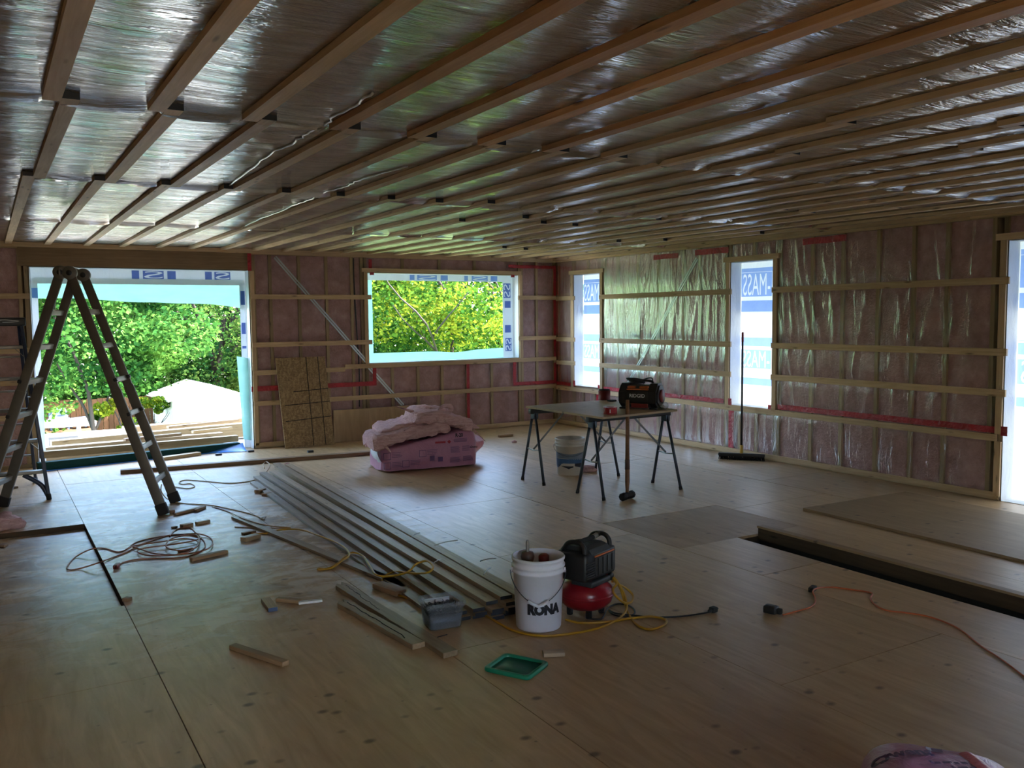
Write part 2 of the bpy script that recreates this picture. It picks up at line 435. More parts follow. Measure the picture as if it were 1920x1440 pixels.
def leafmat(name, c1, c2, c3):
    t = NT(name); geo = t.n('ShaderNodeNewGeometry')
    n = t.n('ShaderNodeTexNoise', Vector=geo.outputs['Position'], Scale=.95, Detail=2).outputs['Fac']
    col = t.ramp(t.math('ADD', t.math('MULTIPLY', n, .85), t.math('MULTIPLY', geo.outputs['Random Per Island'], .22)), [(.40, c1), (.54, c2), (.68, c3)])
    df = t.n('ShaderNodeBsdfDiffuse', Color=col); tl = t.n('ShaderNodeBsdfTranslucent', Color=col)
    ms = t.n('ShaderNodeMixShader'); ms.inputs[0].default_value = .4; t.set(ms.inputs[1], df); t.set(ms.inputs[2], tl)
    return t.done(ms)
M_leafg = leafmat('green_leaves', (.012, .05, .012), (.045, .13, .025), (.10, .21, .04))
M_leafy = leafmat('yellow_green_leaves', (.015, .05, .008), (.06, .13, .014), (.20, .235, .02))
M_leafd = leafmat('cedar_leaves', (.010, .04, .012), (.05, .12, .025), (.13, .21, .045))
M_bark = plain('bark', (.022, .016, .011), .9, var=.3, scale=8)
M_lawn = plain('lawn', (.05, .09, .02), .9, var=.4, scale=3)
M_fence = wood('cedar_fence', (.14, .065, .03), (.22, .11, .05), .8)
M_siding = plain('blue_grey_siding', (.24, .28, .36), .7)
M_concrete = plain('grey_concrete', (.40, .38, .36), .9, var=.2)
M_bluechair = plain('pale_blue_chair', (.10, .14, .24), .5)

# =================================================================== FLOOR
X0, Y0 = -3.2, -3.0
fl = MB()
fl.box(((X0+W)/2, (Y0+D)/2, -.37), (W-X0+.4, D-Y0+.4, .04))
floor = structure(obj('floor', fl, M_dark))
def sheet(x0, x1, y0, y1, top=0.0, mat=M_ply, name='plywood_sheet'):
    g = .0022; mb = MB(); cx, cy = (x0+x1)/2, (y0+y1)/2
    mb.box((0, 0, -.009), (x1-x0-2*g, y1-y0-2*g, .018))
    return obj(name, mb, mat, floor, loc=(cx, cy, top + random.uniform(-.0012, 0.0)))
XA, XB, XC, XD, XE, XF = .605, 1.83, 2.88, 4.03, 5.22, 6.36
cols = [(X0, -1.84, [-3, -.7, 1.74, 4.18, 6.62, 9.06, D+.14]), (-1.84, -.615, [-3, .5, 2.94, 5.38, 7.82, D+.14]),
        (XA, XB, [-3, .55, 2.2, 4.69+.4, 7.13, 9.57, D+.14]), (XB, XC, [-3, -1.2, 1.24, 3.68, 6.12, 8.56, D+.14]),
        (XC, XD, [-3, .13, 2.57, 5.0, 6.6, 8.79, D+.14]), (XE, XF, [-3, -.2, 2.2, 5.2, 7.6, 9.9, D+.14]), (XF, W+.14, [-3, 1.1, 3.5, 5.94, 8.4, D+.14])]
for a, b, ys in cols:
    for y0, y1 in zip(ys, ys[1:]): sheet(a, b, y0, y1)
for y0, y1 in ((-3, 1.71), (1.71, 4.145), (4.145, 5.28), (7.62, 8.72), (8.72, 9.66), (9.66, D+.14)): sheet(-.615, XA, y0, y1)
sheet(-.615, XA, 5.28, 7.62, -.042)                     # the recessed rectangle at the left
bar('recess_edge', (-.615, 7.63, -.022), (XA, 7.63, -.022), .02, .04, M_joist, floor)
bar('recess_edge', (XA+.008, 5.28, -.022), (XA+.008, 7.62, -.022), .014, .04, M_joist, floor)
# column with the long open slot
SX0, SX1, SY = 4.575, 4.80, 4.50
for y0, y1 in ((SY, 5.38), (5.38, 7.8), (7.8, D+.14)): sheet(XD, XE, y0, y1, 0, M_plydark if y0 < 5 else M_ply)
for y0, y1 in ((-3, 1.3), (1.3, 3.75), (3.75, SY)): sheet(XD, SX0, y0, y1)
for y0, y1 in ((-3, .9), (.9, SY)): sheet(SX1, XE, y0, y1)
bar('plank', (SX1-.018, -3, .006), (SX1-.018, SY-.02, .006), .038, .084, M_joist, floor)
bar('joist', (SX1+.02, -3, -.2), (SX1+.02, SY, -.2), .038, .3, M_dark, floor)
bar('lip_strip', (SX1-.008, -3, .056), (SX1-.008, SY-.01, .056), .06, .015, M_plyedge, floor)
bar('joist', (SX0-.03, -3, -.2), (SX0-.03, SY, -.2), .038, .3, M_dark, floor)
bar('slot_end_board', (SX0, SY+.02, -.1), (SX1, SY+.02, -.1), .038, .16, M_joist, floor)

# =================================================================== WALLS
PB = lambda u, d, z: Vector((u, D+d, z))
PR = lambda u, d, z: Vector((W+d, u, z))
TW = .14
def sheathing(name, P, rects):
    mb = MB()
    for u0, u1, z0, z1 in rects:
        vs = [P(u, d, z) for u in (u0, u1) for d in (TW, TW+.012) for z in (z0, z1)]
        mb.add(vs, [(0,1,3,2), (4,6,7,5), (0,4,5,1), (2,3,7,6), (0,2,6,4), (1,5,7,3)])
    return structure(obj(name, mb, M_sheath))
B1, B2 = (.454, 2.80, 0.0, 2.195), (4.34, 6.66, 1.005, 2.195)
R3, R4, R5 = (9.805, 10.44, .595, 2.19), (6.70, 7.335, .565, 2.19), (2.3, 4.17, 0.0, 2.19)
HT = 2.50
wall_back = sheathing('wall_back', PB, [(X0, B1[0], -.35, HT), (B1[0], B1[1], -.35, 0), (B1[0], B1[1], B1[3], HT), (B1[1], B2[0], -.35, HT), (B2[0], B2[1], -.35, B2[2]), (B2[0], B2[1], B2[3], HT), (B2[1], W+.15, -.35, HT)])
wall_right = sheathing('wall_right', PR, [(R3[1], D+.15, -.35, HT), (R3[0], R3[1], -.35, R3[2]), (R3[0], R3[1], R3[3], HT), (R4[1], R3[0], -.35, HT), (R4[0], R4[1], -.35, R4[2]), (R4[0], R4[1], R4[3], HT), (R5[1], R4[0], -.35, HT), (R5[0], R5[1], -.35, 0), (R5[0], R5[1], R5[3], HT), (Y0, R5[0], -.35, HT)])
mb = MB(); mb.box((X0-.1, (Y0+D)/2, H/2), (.2, D-Y0+.3, H+.7)); wall_left = structure(obj('wall_left', mb, M_sheath))
mb = MB()      # unseen wall behind the photographer; its doorway is added for fill light
for x0, x1, z0, z1 in ((X0, .2, -.35, 2.8), (.2, 1.5, -.35, 0), (.2, 1.5, 2.05, 2.8), (1.5, W+.2, -.35, 2.8)):
    mb.box(((x0+x1)/2, Y0-.1, (z0+z1)/2), (x1-x0, .2, z1-z0))
wall_front = structure(obj('wall_front', mb, M_sheath))

def framing(P, parent, zones):
    """studs with a pink batt in every bay; zones = (z0, z1, [stud centres], put end studs)"""
    w = .038
    for z0, z1, us in zones:
        us = sorted(us)
        for u in us:
            bar('stud', P(u, TW/2, z0), P(u, TW/2, z1), TW-.004, w, M_stud, parent, up=(1, 0, 0) if P is PB else (0, 1, 0))
        for a, b in zip(us, us[1:]):
            if b - a < .10: continue
            mb = MB(); nu, nz = 4, max(2, int((z1-z0)/.25)); hw = (b-a-w)/2; hh = (z1-z0)/2; seed = random.random()*50
            def fn(i, j):
                e = min(i, 1-i)*2; q = .012*noise.noise(Vector((i*3+seed, j*hh*6, 0))) + .016*(1-e)
                v = P(-hw + 2*hw*i, .014+q, -hh + 2*hh*j) - P(0, 0, 0); return v
            mb.grid(fn, nu, nz)
            obj('insulation_batt', mb, M_pink, parent, loc=P((a+b)/2, 0, (z0+z1)/2))
ZB, ZT = .038, 2.39
def lin(a, b, s=.406):
    n = max(1, round((b-a)/s)); return [a+(b-a)*k/n for k in range(n+1)]
framing(PB, wall_back, [
    (ZB, ZT, lin(X0+.05, .355) + [.415]),
    (ZB, ZT, [2.825, 2.865, 3.067, 3.431, 3.788, 4.13, 4.266, 4.318]),
    (ZB, .935, [4.318, 4.676, 5.053, 5.418, 5.812, 6.211, 6.682]),
    (2.255, ZT, [4.318, 4.85, 5.40, 5.95, 6.682]),
    (ZB, ZT, [6.682, 6.725, 6.983, 7.294])])
framing(PR, wall_right, [
    (ZB, ZT, [10.865, 10.49, 10.465]),
    (ZB, .52, [10.465, 10.25, 9.98, 9.782]), (2.25, ZT, [10.465, 10.12, 9.782]),
    (ZB, ZT, [9.782, 9.74, 9.448, 9.018, 8.615, 8.148, 7.867, 7.42, 7.362]),
    (ZB, .49, [7.362, 7.20, 6.95, 6.675]), (2.25, ZT, [7.362, 7.0, 6.675]),
    (ZB, ZT, [6.675, 6.63, 6.2, 5.824, 5.421, 5.049, 4.719, 4.299, 4.20]),
    (2.25, ZT, [4.20, 3.7, 3.2, 2.7, 2.28]),
    (ZB, ZT, lin(Y0+.05, 2.22) + [2.27])])
for P, par, u0, u1, opens in ((PB, wall_back, X0, W, [B1]), (PR, wall_right, Y0, D, [R5])):
    segs = []; a = u0
    for o in sorted(opens): segs.append((a, o[0]-.02)); a = o[1]+.02
    segs.append((a, u1))
    up = (0, 0, 1)
    for a, b in segs: bar('bottom_plate', P(a, TW/2-.004, .019), P(b, TW/2-.004, .019), TW+.004, .037, M_stud, par)
    bar('top_plate', P(u0, TW/2, 2.428), P(u1, TW/2, 2.428), TW, .074, M_stud, par)
# headers and sills of the openings
bar('header', PB(.345, TW/2, 2.305), PB(2.845, TW/2, 2.305), TW+.03, .205, M_header, wall_back)
bar('header', PB(4.30, TW/2, 2.225), PB(6.70, TW/2, 2.225), TW, .055, M_stud, wall_back)
bar('sill_plate', PB(4.30, TW/2, .97), PB(6.70, TW/2, .97), TW, .06, M_stud, wall_back)
for o in (R3, R4, R5):
    bar('header', PR(o[0]-.04, TW/2, 2.22), PR(o[1]+.04, TW/2, 2.22), TW, .05, M_stud, wall_right)
    if o[2] > .1: bar('sill_plate', PR(o[0]-.04, TW/2, o[2]-.04), PR(o[1]+.04, TW/2, o[2]-.04), TW, .05, M_stud, wall_right)

# clear poly sheet stapled over studs and batts, cut out round the openings
ROWS = [.045, .555, .94, 1.285, 1.875, 2.42]
def poly(P, par, u0, u1, opens, wr):
    nu, nz = int((u1-u0)/.018), 56
    def fn(i, j):
        u = u0+(u1-u0)*i; z = .04+(2.44-.04)*j
        dz = min(abs(z-r) for r in ROWS); pin = min(1.0, dz/.09)
        q = Vector((u*4.5, z*.9, wr)); a = noise.noise(q)*.5 + .5; b = 1-abs(noise.noise(Vector((u*5.5+z*.9*math.sin(u*1.7), z*.8-u*.5, wr+9)))); e = max(0.0, .5+1.6*noise.noise(Vector((u*.55, z*.5, wr+30))))
        amp = .010 + .012*max(0, noise.noise(Vector((u*.5, z*.6, wr+4))))
        return P(u, -.0015 - pin*(amp*a*1.2 + .013*e*b**7), z)
    def keep(i, j):
        u = u0+(u1-u0)*i; z = .04+2.40*j
        return not any(o[0]-.01 < u < o[1]+.01 and o[2]-.01 < z < o[3]+.01 for o in opens)
    mb = MB(); mb.grid(fn, nu, nz, 0, True, keep)
    return obj('vapor_barrier', mb, M_poly, par)
poly(PB, wall_back, X0, W-.01, [(.35, 2.83, -1, 2.5), B2], 1.0)
poly(PR, wall_right, Y0, D-.01, [R3, R4, R5], 21.0)

# furring strips over the sheet
def furring(P, par, u0, u1, z, h=.058, t=.019, d=-.0095-.012):
    return bar('furring_strip', P(u0, d, z), P(u1, d, z), t, h, M_strap, par)
def furring_v(P, par, u, z0, z1, h=.055, t=.019, d=-.0095-.012):
    return obj_v(P, par, u, z0, z1, h, t, d)
def obj_v(P, par, u, z0, z1, h, t, d):
    p0, p1 = P(u, d, z0), P(u, d, z1); upv = (P(0, 1, 0) - P(0, 0, 0))
    return bar('furring_strip', p0, p1, h, t, M_strap, par, up=tuple(upv))
for z in (1.875, 1.285): furring(PB, wall_back, 2.815, 4.385, z); furring(PB, wall_back, 6.645, W-.03, z); furring(PB, wall_back, X0, .44, z)
furring(PB, wall_back, 2.815, 4.0, .94); furring(PB, wall_back, 4.0, W-.03, .972)
furring(PB, wall_back, 2.815, 5.2, .56); furring(PB, wall_back, 5.2, W-.03, .563); furring(PB, wall_back, X0, .44, .56); furring(PB, wall_back, X0, .44, .94)
furring(PB, wall_back, 2.83, W-.03, 2.425, .062); furring(PB, wall_back, X0, .35, 2.43, .06)
furring(PB, wall_back, .30, 2.84, 2.43, .05, .03, -.03)
furring(PB, wall_back, 4.26, 6.70, 2.228, .05)
for u, z0, z1 in ((4.31, 1.005, 1.255), (4.31, 1.315, 1.845), (4.31, 1.905, 2.20), (6.69, 1.315, 1.845), (6.69, 1.0, 1.255), (6.69, 1.905, 2.20), (2.835, .04, .53), (2.835, .59, .91), (2.835, .97, 1.255), (2.835, 1.315, 1.845), (2.835, 1.905, 2.19)): obj_v(PB, wall_back, u, z0, z1, .05, .019, -.0215)
for z, hh in ((1.86, .06), (1.262, .06), (.918, .06)):
    for a, b in ((10.44-.03, D-.03), (R4[1]-.02, R3[0]+.01), (R5[1]-.02, R4[0]+.01), (Y0, R5[0]+.02)): furring(PR, wall_right, a, b, z, hh)
furring(PR, wall_right, 7.9, D-.03, .541); furring(PR, wall_right, 6.0, 7.9, .537); furring(PR, wall_right, 4.215, 6.0, .536); furring(PR, wall_right, Y0, 2.3, .54)
furring(PR, wall_right, 8.6, D-.03, 2.425, .062); furring(PR, wall_right, 4.5, 8.6, 2.42, .062); furring(PR, wall_right, Y0, 4.5, 2.425, .055)
for o in (R3, R4, R5):
    furring(PR, wall_right, o[0]-.085, o[1]+.10, 2.222, .055, .022)
    for u in (o[1]+.032, o[0]-.032):
        lo = max(o[2]-.03, .04)
        for z0, z1 in ((lo if lo > .1 else .04, .886), (.95, 1.23), (1.294, 1.828), (1.892, 2.193)):
            if lo < .1 and z0 == .04: obj_v(PR, wall_right, u, .04, .505, .055, .019, -.0215); z0 = .57
            obj_v(PR, wall_right, u, z0, z1, .055, .019, -.0215)
bar('furring_strip', PR(7.2, -.0215, .045), PR(D-.03, -.0215, .045), .019, .05, M_strap, wall_right)
bar('furring_strip', PR(4.2, -.0215, .045), PR(7.2, -.0215, .045), .019, .05, M_strap, wall_right)
bar('furring_strip', PB(2.82, -.0215, .045), PB(W-.03, -.0215, .045), .019, .05, M_strap, wall_back)

# loose black cable hanging down the back wall
mb = MB(); mb.tube(spline([PB(4.155, -.006, 2.38), PB(4.16, -.006, 1.9), PB(4.185, -.006, 1.3), PB(4.20, -.006, .9), PB(4.19, -.006, .44)], 5), .008, 6); obj('cable', mb, M_black, wall_back)
# red tape
def tape(P, par, u0, u1, z0, z1, d=-.014):
    mb = MB(); n = max(4, int(max(abs(u1-u0), z1-z0)/.03)); hor = abs(u1-u0) > (z1-z0)
    sd = random.random()*40
    def fn(i, j):
        a = (i if hor else j); k = noise.noise(Vector((a*n*.55, sd, (j if hor else i)*1.5)))*.006
        return P(u0+(u1-u0)*i, d - abs(k), z0+(z1-z0)*j + (noise.noise(Vector((a*n*.2, sd, 5)))*.004 if hor else 0))
    mb.grid(fn, n if hor else 2, 2 if hor else n)
    return obj('tape', mb, M_tape, par)
for q in ((2.785, 2.83, 2.19, 2.40, -.04), (4.36, 4.405, 2.255, 2.37), (2.79, 3.13, .71, .775), (3.75, 4.43, .71, .768), (4.385, 4.435, .71, .96), (5.79, 5.835, .595, .95), (5.79, 5.835, .17, .53), (6.555, 6.605, .62, .945), (6.555, W-.02, .60, .65), (6.49, W-.02, 2.30, 2.345)):
    tape(PB, wall_back, *q)
for z0, z1 in ((.60, .91), (.97, 1.255), (1.315, 1.845), (1.905, 2.35)): tape(PB, wall_back, 7.262, 7.312, z0, z1)
for q in ((10.53, 10.89, .585, .63), (7.43, 9.73, .575, .625), (7.265, 7.345, .07, .50), (4.23, 6.62, .575, .63), (8.22, 8.68, 2.30, 2.36), (7.37, 7.92, 2.305, 2.37), (5.77, 6.31, 2.31, 2.375), (9.83, 9.90, .12, .5)):
    tape(PR, wall_right, *q)
# diagonal steel braces let into the walls, under the strips
for P, par, a, b, u, w in ((PB, wall_back, (3.131, 2.367), (4.30, 1.03), 0, 0), (PB, wall_back, (4.34, .95), (4.812, .419), 0, 0), (PR, wall_right, (7.892, 2.268), (9.20, .70), 0, 0)):
    p0, p1 = P(a[0], -.012, a[1]), P(b[0], -.012, b[1]); nrm = P(0, 1, 0) - P(0, 0, 0)
    for k in (-.014, .014):
        side = (p1-p0).normalized().cross(nrm)*k
        bar('steel_brace', p0+side, p1+side, .018, .004, M_galv, par, up=tuple(nrm))

# =================================================================== CEILING
mb = MB(); mb.box(((X0+W)/2, (Y0+D)/2, H+.14), (W-X0+.28, D-Y0+.28, .2))
ceiling = structure(obj('ceiling', mb, M_sheath))
# roof overhang outside, it shades the tops of the windows
mb = MB()
mb.box((W+.51, (Y0+D)/2, H+.14), (.74, D-Y0+1.8, .16)); mb.box(((X0+W)/2, D+.51, H+.14), (W-X0+.28, .74, .16))
obj('eave', mb, M_whitepaint, ceiling)
PITCH, SOFF = .374, .255
def xs_k(k): return SOFF + PITCH*k
CX0, CX1, CY0, CY1 = X0, W-.005, Y0, D-.005
def cfn(i, j):
    x = CX0+(CX1-CX0)*i; y = CY0+(CY1-CY0)*j
    ph = ((x-SOFF)/PITCH) % 1.0; sag = math.sin(PI*ph)
    a = noise.noise(Vector((x*1.5, y*9, 0))); b = 1-abs(noise.noise(Vector((x*1.1+y*.25, y*4.2, 7))))
    fold = 0
    for yy in (3.86, 5.93, .6, 8.4):
        t = y - yy - .05*noise.noise(Vector((x*1.3, yy, 3))); fold += math.exp(-(t/.03)**2)*.03
    return Vector((x, y, H - .002 - sag*(.004 + .003*a + .007*b**3) - fold*min(1, sag*3) - .002*a))
mb = MB(); mb.grid(cfn, 280, 420)
obj('vapor_barrier', mb, M_ceil, ceiling)
SEG = [(CY0, 3.80), (3.74, 5.88), (5.80, D-.02)]
rk = random.Random(4)
for k in range(-9, 19):
    x = xs_k(k)
    if not (CX0+.1 < x < CX1-.05): continue
    segs = list(SEG)
    if k >= 8:
        j1 = 2.66 if k == 8 else rk.uniform(1.6, 5.2); j2 = j1 + rk.uniform(3, 4.8)
        segs = [(CY0, j1), (j1-.06, j2), (j2-.06, D-.02)] if j2 < D-1 else [(CY0, j1), (j1-.06, D-.02)]
    for n, (a, b) in enumerate(segs):
        dx = (.0, .066, .008)[n] if k < 8 else (.0, .066, .0)[n]
        m = M_orange if (n == 0 and 3 <= k <= 6) else M_strap
        bar('ceiling_strip', (x+dx, a, H-.019), (x+dx+rk.uniform(-.006, .006), b, H-.019), .064, .026, m, ceiling, ends=M_endpaint if n else None)
for pix in (((700, 175), (655, 202), (618, 226), (575, 250), (545, 270), (510, 285), (465, 320), (400, 372)), ((760, 312), (680, 335), (650, 349), (620, 357), (585, 372), (550, 385), (505, 404), (465, 420), (425, 445))):
    pts = [F(a, b, H-.010) for a, b in pix]; pts = [p + Vector((random.uniform(-.012, .012), 0, 0)) for p in spline(pts, 6)]
    mb = MB(); mb.tube(pts, .006, 6); obj('sheet_seam', mb, M_seam, ceiling)
bar('ceiling_strip', (7.28, Y0, H-.03), (7.28, D-.02, H-.03), .07, .036, M_strap, ceiling)

# =================================================================== WINDOWS
def liner(name, P, o, depth=TW+.012, t=.004, bottom=True):
    """white wrap folded back over the rough opening"""
    mb = MB(); u0, u1, z0, z1 = o
    def q(a, b, c, d): mb.add([a, b, c, d], [(0, 1, 2, 3)])
    for u in (u0+t, u1-t): q(P(u, -.012, z0), P(u, depth, z0), P(u, depth, z1), P(u, -.012, z1))
    q(P(u0, -.012, z1-t), P(u1, -.012, z1-t), P(u1, depth, z1-t), P(u0, depth, z1-t))
    if bottom: q(P(u0, -.012, z0+t), P(u1, -.012, z0+t), P(u1, depth, z0+t), P(u0, depth, z0+t))
    return structure(obj(name, mb, M_wrap))
def sheetmesh(P, u0, u1, z0, z1, d, hole=None, nu=30, nz=40, amp=.006, seed=0.0, top=None, bot=None):
    mb = MB()
    def fn(i, j):
        u = u0+(u1-u0)*i; lo = z0 if bot is None else bot(i); hi = z1 if top is None else top(i)
        z = lo+(hi-lo)*j
        return P(u, d + amp*noise.noise(Vector((u*3+seed, z*2.2, seed))), z)
    def keep(i, j):
        if hole is None: return True
        u = u0+(u1-u0)*i; z = z0+(z1-z0)*j
        return not (hole[0] < u < hole[1] and hole[2] < z < hole[3])
    mb.grid(fn, nu, nz, 0, True, keep); return mb
def ink(P, par, u0, u1, z0, z1, d, mat=M_printblue, name='print_band'):
    mb = MB(); mb.add([P(u0, d, z0), P(u1, d, z0), P(u1, d, z1), P(u0, d, z1)], [(0, 1, 2, 3)]); return obj(name, mb, mat, par)
def ink_letters(P, par, s, u0, u1, z0, z1, d, mat=M_printblue, vertical=False, mirror=True):
    """a printed block with the letters left unprinted (the sheet is seen from behind, so they read reversed)"""
    cu = bpy.data.curves.new('lettering', 'FONT'); cu.body = s; cu.size = 1.0; cu.offset = .045; cu.resolution_u = 3
    o = bpy.data.objects.new('lettering', cu); COL.objects.link(o)
    bpy.context.view_layer.update()
    for q in bpy.context.selected_objects: q.select_set(False)
    o.select_set(True); bpy.context.view_layer.objects.active = o
    bpy.ops.object.convert(target='CURVE')
    cu = o.data; xs = []; ys = []
    for sp in cu.splines:
        for bp in sp.bezier_points: xs.append(bp.co.x); ys.append(bp.co.y)
    x0, x1, y0, y1 = min(xs), max(xs), min(ys), max(ys); m = .06; aw, ah = x1-x0, y1-y0
    sp = cu.splines.new('POLY'); sp.points.add(3); sp.use_cyclic_u = True
    for p, c in zip(sp.points, ((x0-m*aw, y0-m*ah), (x1+m*aw, y0-m*ah), (x1+m*aw, y1+m*ah), (x0-m*aw, y1+m*ah))): p.co = (c[0], c[1], 0, 1)
    cu.dimensions = '2D'; cu.fill_mode = 'BOTH'; cu.extrude = 0; cu.bevel_depth = 0; cu.offset = 0
    dg = bpy.context.evaluated_depsgraph_get(); me = bpy.data.meshes.new_from_object(o.evaluated_get(dg))
    bpy.data.objects.remove(o); me.name = 'lettering'
    for v in me.vertices:
        a = (v.co.x-(x0-m*aw))/(aw*(1+2*m)); b = (v.co.y-(y0-m*ah))/(ah*(1+2*m))
        if vertical: a, b = b, a
        if mirror and not vertical: a = 1-a
        # a runs left to right as seen from inside the room
        uu = u0+(u1-u0)*a
        v.co = P(uu, d, z0+(z1-z0)*b)
    me.materials.clear(); me.materials.append(mat)
    r = bpy.data.objects.new('lettering', me); COL.objects.link(r); r.parent = par; return r

OUT = TW + .016
# window_1: the big opening to the deck
w1 = liner('window_1', PB, B1, bottom=False)
mb = sheetmesh(PB, B1[0], B1[1], 2.02, B1[3], OUT); obj('house_wrap', mb, M_wrap, w1)
mb = sheetmesh(PB, B1[0]+.01, B1[1]-.01, 1.75, 2.04, OUT+.012, seed=3, bot=lambda i: 1.85 - .02*math.sin(PI*min(1, i*1.2)) - .13*max(0, i-.55)/.45 + .02*math.sin(i*9), top=lambda i: 2.09)
obj('plastic_flap', mb, M_mint, w1)
mb = sheetmesh(PB, B1[0], B1[0]+.075, .0, 2.05, OUT, nu=4, seed=5); obj('house_wrap', mb, M_wrap, w1)
mb = sheetmesh(PB, B1[1]-.075, B1[1], .0, 2.05, OUT, nu=4, seed=8); obj('house_wrap', mb, M_wrap, w1)
mb = MB()
mb.grid(lambda i, j: PB(2.645+.15*i + .05*(1-j)*(1-i), OUT-.03-.05*(1-i), .12+1.03*j - .03*i), 4, 12); obj('plastic_flap', mb, M_mint, w1)
for u0, u1 in ((1.50, 1.58), (1.89, 1.985), (2.32, 2.40)): ink(PB, w1, u0, u1, 2.085, 2.18, OUT-.008, M_printnavy)
ink_letters(PB, w1, 'S', 1.62, 1.85, 2.085, 2.18, OUT-.008, M_printnavy)
ink_letters(PB, w1, 'S', 2.43, 2.62, 2.085, 2.18, OUT-.008, M_printnavy)
for z0, z1 in ((1.42, 1.56), (1.24, 1.27), (1.78, 1.95)): ink(PB, w1, 2.735, 2.785, z0, z1, OUT-.012, M_printnavy)
ink(PB, w1, .47, .53, 1.86, 1.97, OUT-.012, M_printblue)
# window_2
w2 = liner('window_2', PB, B2)
nu, nz = 60, 40
mb = MB()
HU0, HU1, HZ0, HZ1 = 4.47, 6.49, 1.13, 2.105
def ring(a0, a1, b0, b1, dd, sd): return sheetmesh(PB, a0, a1, b0, b1, OUT+dd, nu=24, nz=10, seed=sd, amp=.004)
obj('house_wrap', ring(B2[0], B2[1], HZ1, B2[3], 0, 1), M_wrap, w2)
obj('house_wrap', ring(B2[0], HU0, B2[2], HZ1, 0, 2), M_mint, w2)
obj('house_wrap', ring(HU1, B2[1], B2[2], HZ1, 0, 3), M_wrap, w2)
mb = sheetmesh(PB, HU0, HU1, B2[2], HZ0, OUT, nu=30, nz=6, top=lambda i: HZ0+.0 + .05*max(0, i-.6) - .025*math.exp(-((i-.62)/.12)**2), seed=4); obj('house_wrap', mb, M_mint, w2)
for u0, u1 in ((5.02, 5.09), (5.49, 5.60), (5.86, 5.92), (6.29, 6.40)): ink(PB, w2, u0, u1, 2.115, 2.185, OUT-.008, M_printblue)
for u0, u1 in ((5.13, 5.43), (5.98, 6.24)): ink_letters(PB, w2, 'S', u0, u1, 2.115, 2.185, OUT-.008, M_printblue)
ink_letters(PB, w2, 'SS', HU1+.01, HU1+.13, 1.875, 2.085, OUT-.008, M_printnavy, vertical=True)
ink_letters(PB, w2, 'SS', HU1+.035, HU1+.14, 1.10, 1.29, OUT-.008, M_printnavy, vertical=True)
for z0, z1 in ((1.73, 1.83), (1.37, 1.48)): ink(PB, w2, HU1+.03, HU1+.13, z0, z1, OUT-.008, M_printnavy)
for u in (4.40, 6.56): tape(PB, w2, u-.03, u+.03, B2[3]-.03, B2[3]+.02, -.02)
# windows 3, 4 and 5 in the right wall: the wrap still closed over them
for nm, o, sd in (('window_3', R3, 11.0), ('window_4', R4, 14.0), ('window_5', R5, 17.0)):
    w = liner(nm, PR, o)
    mb = sheetmesh(PR, o[0], o[1], o[2], o[3], OUT, nu=14, nz=40, seed=sd, amp=.008); obj('house_wrap', mb, M_wrap, w)
    a, b = o[0]+.015, o[1]-.015; d = OUT-.012
    zt = 2.12
    ink(PR, w, a, b, 2.075, zt, d)
    n = 1 if o[1]-o[0] < 1 else 3
    for k in range(n):
        c0 = a+(b-a)*k/n + (.15 if n == 1 else 0); c1 = a+(b-a)*(k+1)/n
        ink_letters(PR, w, '-MASS', c1, c0, 1.80, 2.07, d)
        ink_letters(PR, w, '-MASS', c1, c0, .99, 1.20, d)
    ink(PR, w, a, b, 1.63, 1.755, d); ink(PR, w, a, b, 1.24, 1.34, d); ink(PR, w, a, b, .80, .88, d); ink(PR, w, a, b, 1.355, 1.36, d)
    for u in (b-(b-a)*.62, b-(b-a)*.88) if n == 1 else (): ink(PR, w, u-.012, u+.012, 1.36, 1.58, d, M_printorange)
    if o[2] > .1:
        tape(PR, w, o[1]-.05, o[1]+.005, o[2], o[2]+.075, -.03); tape(PR, w, o[0]-.005, o[0]+.04, o[2], o[2]+.05, -.03)
    else:
        tape(PR, w, o[1]-.05, o[1]+.005, .56, .64, -.03)

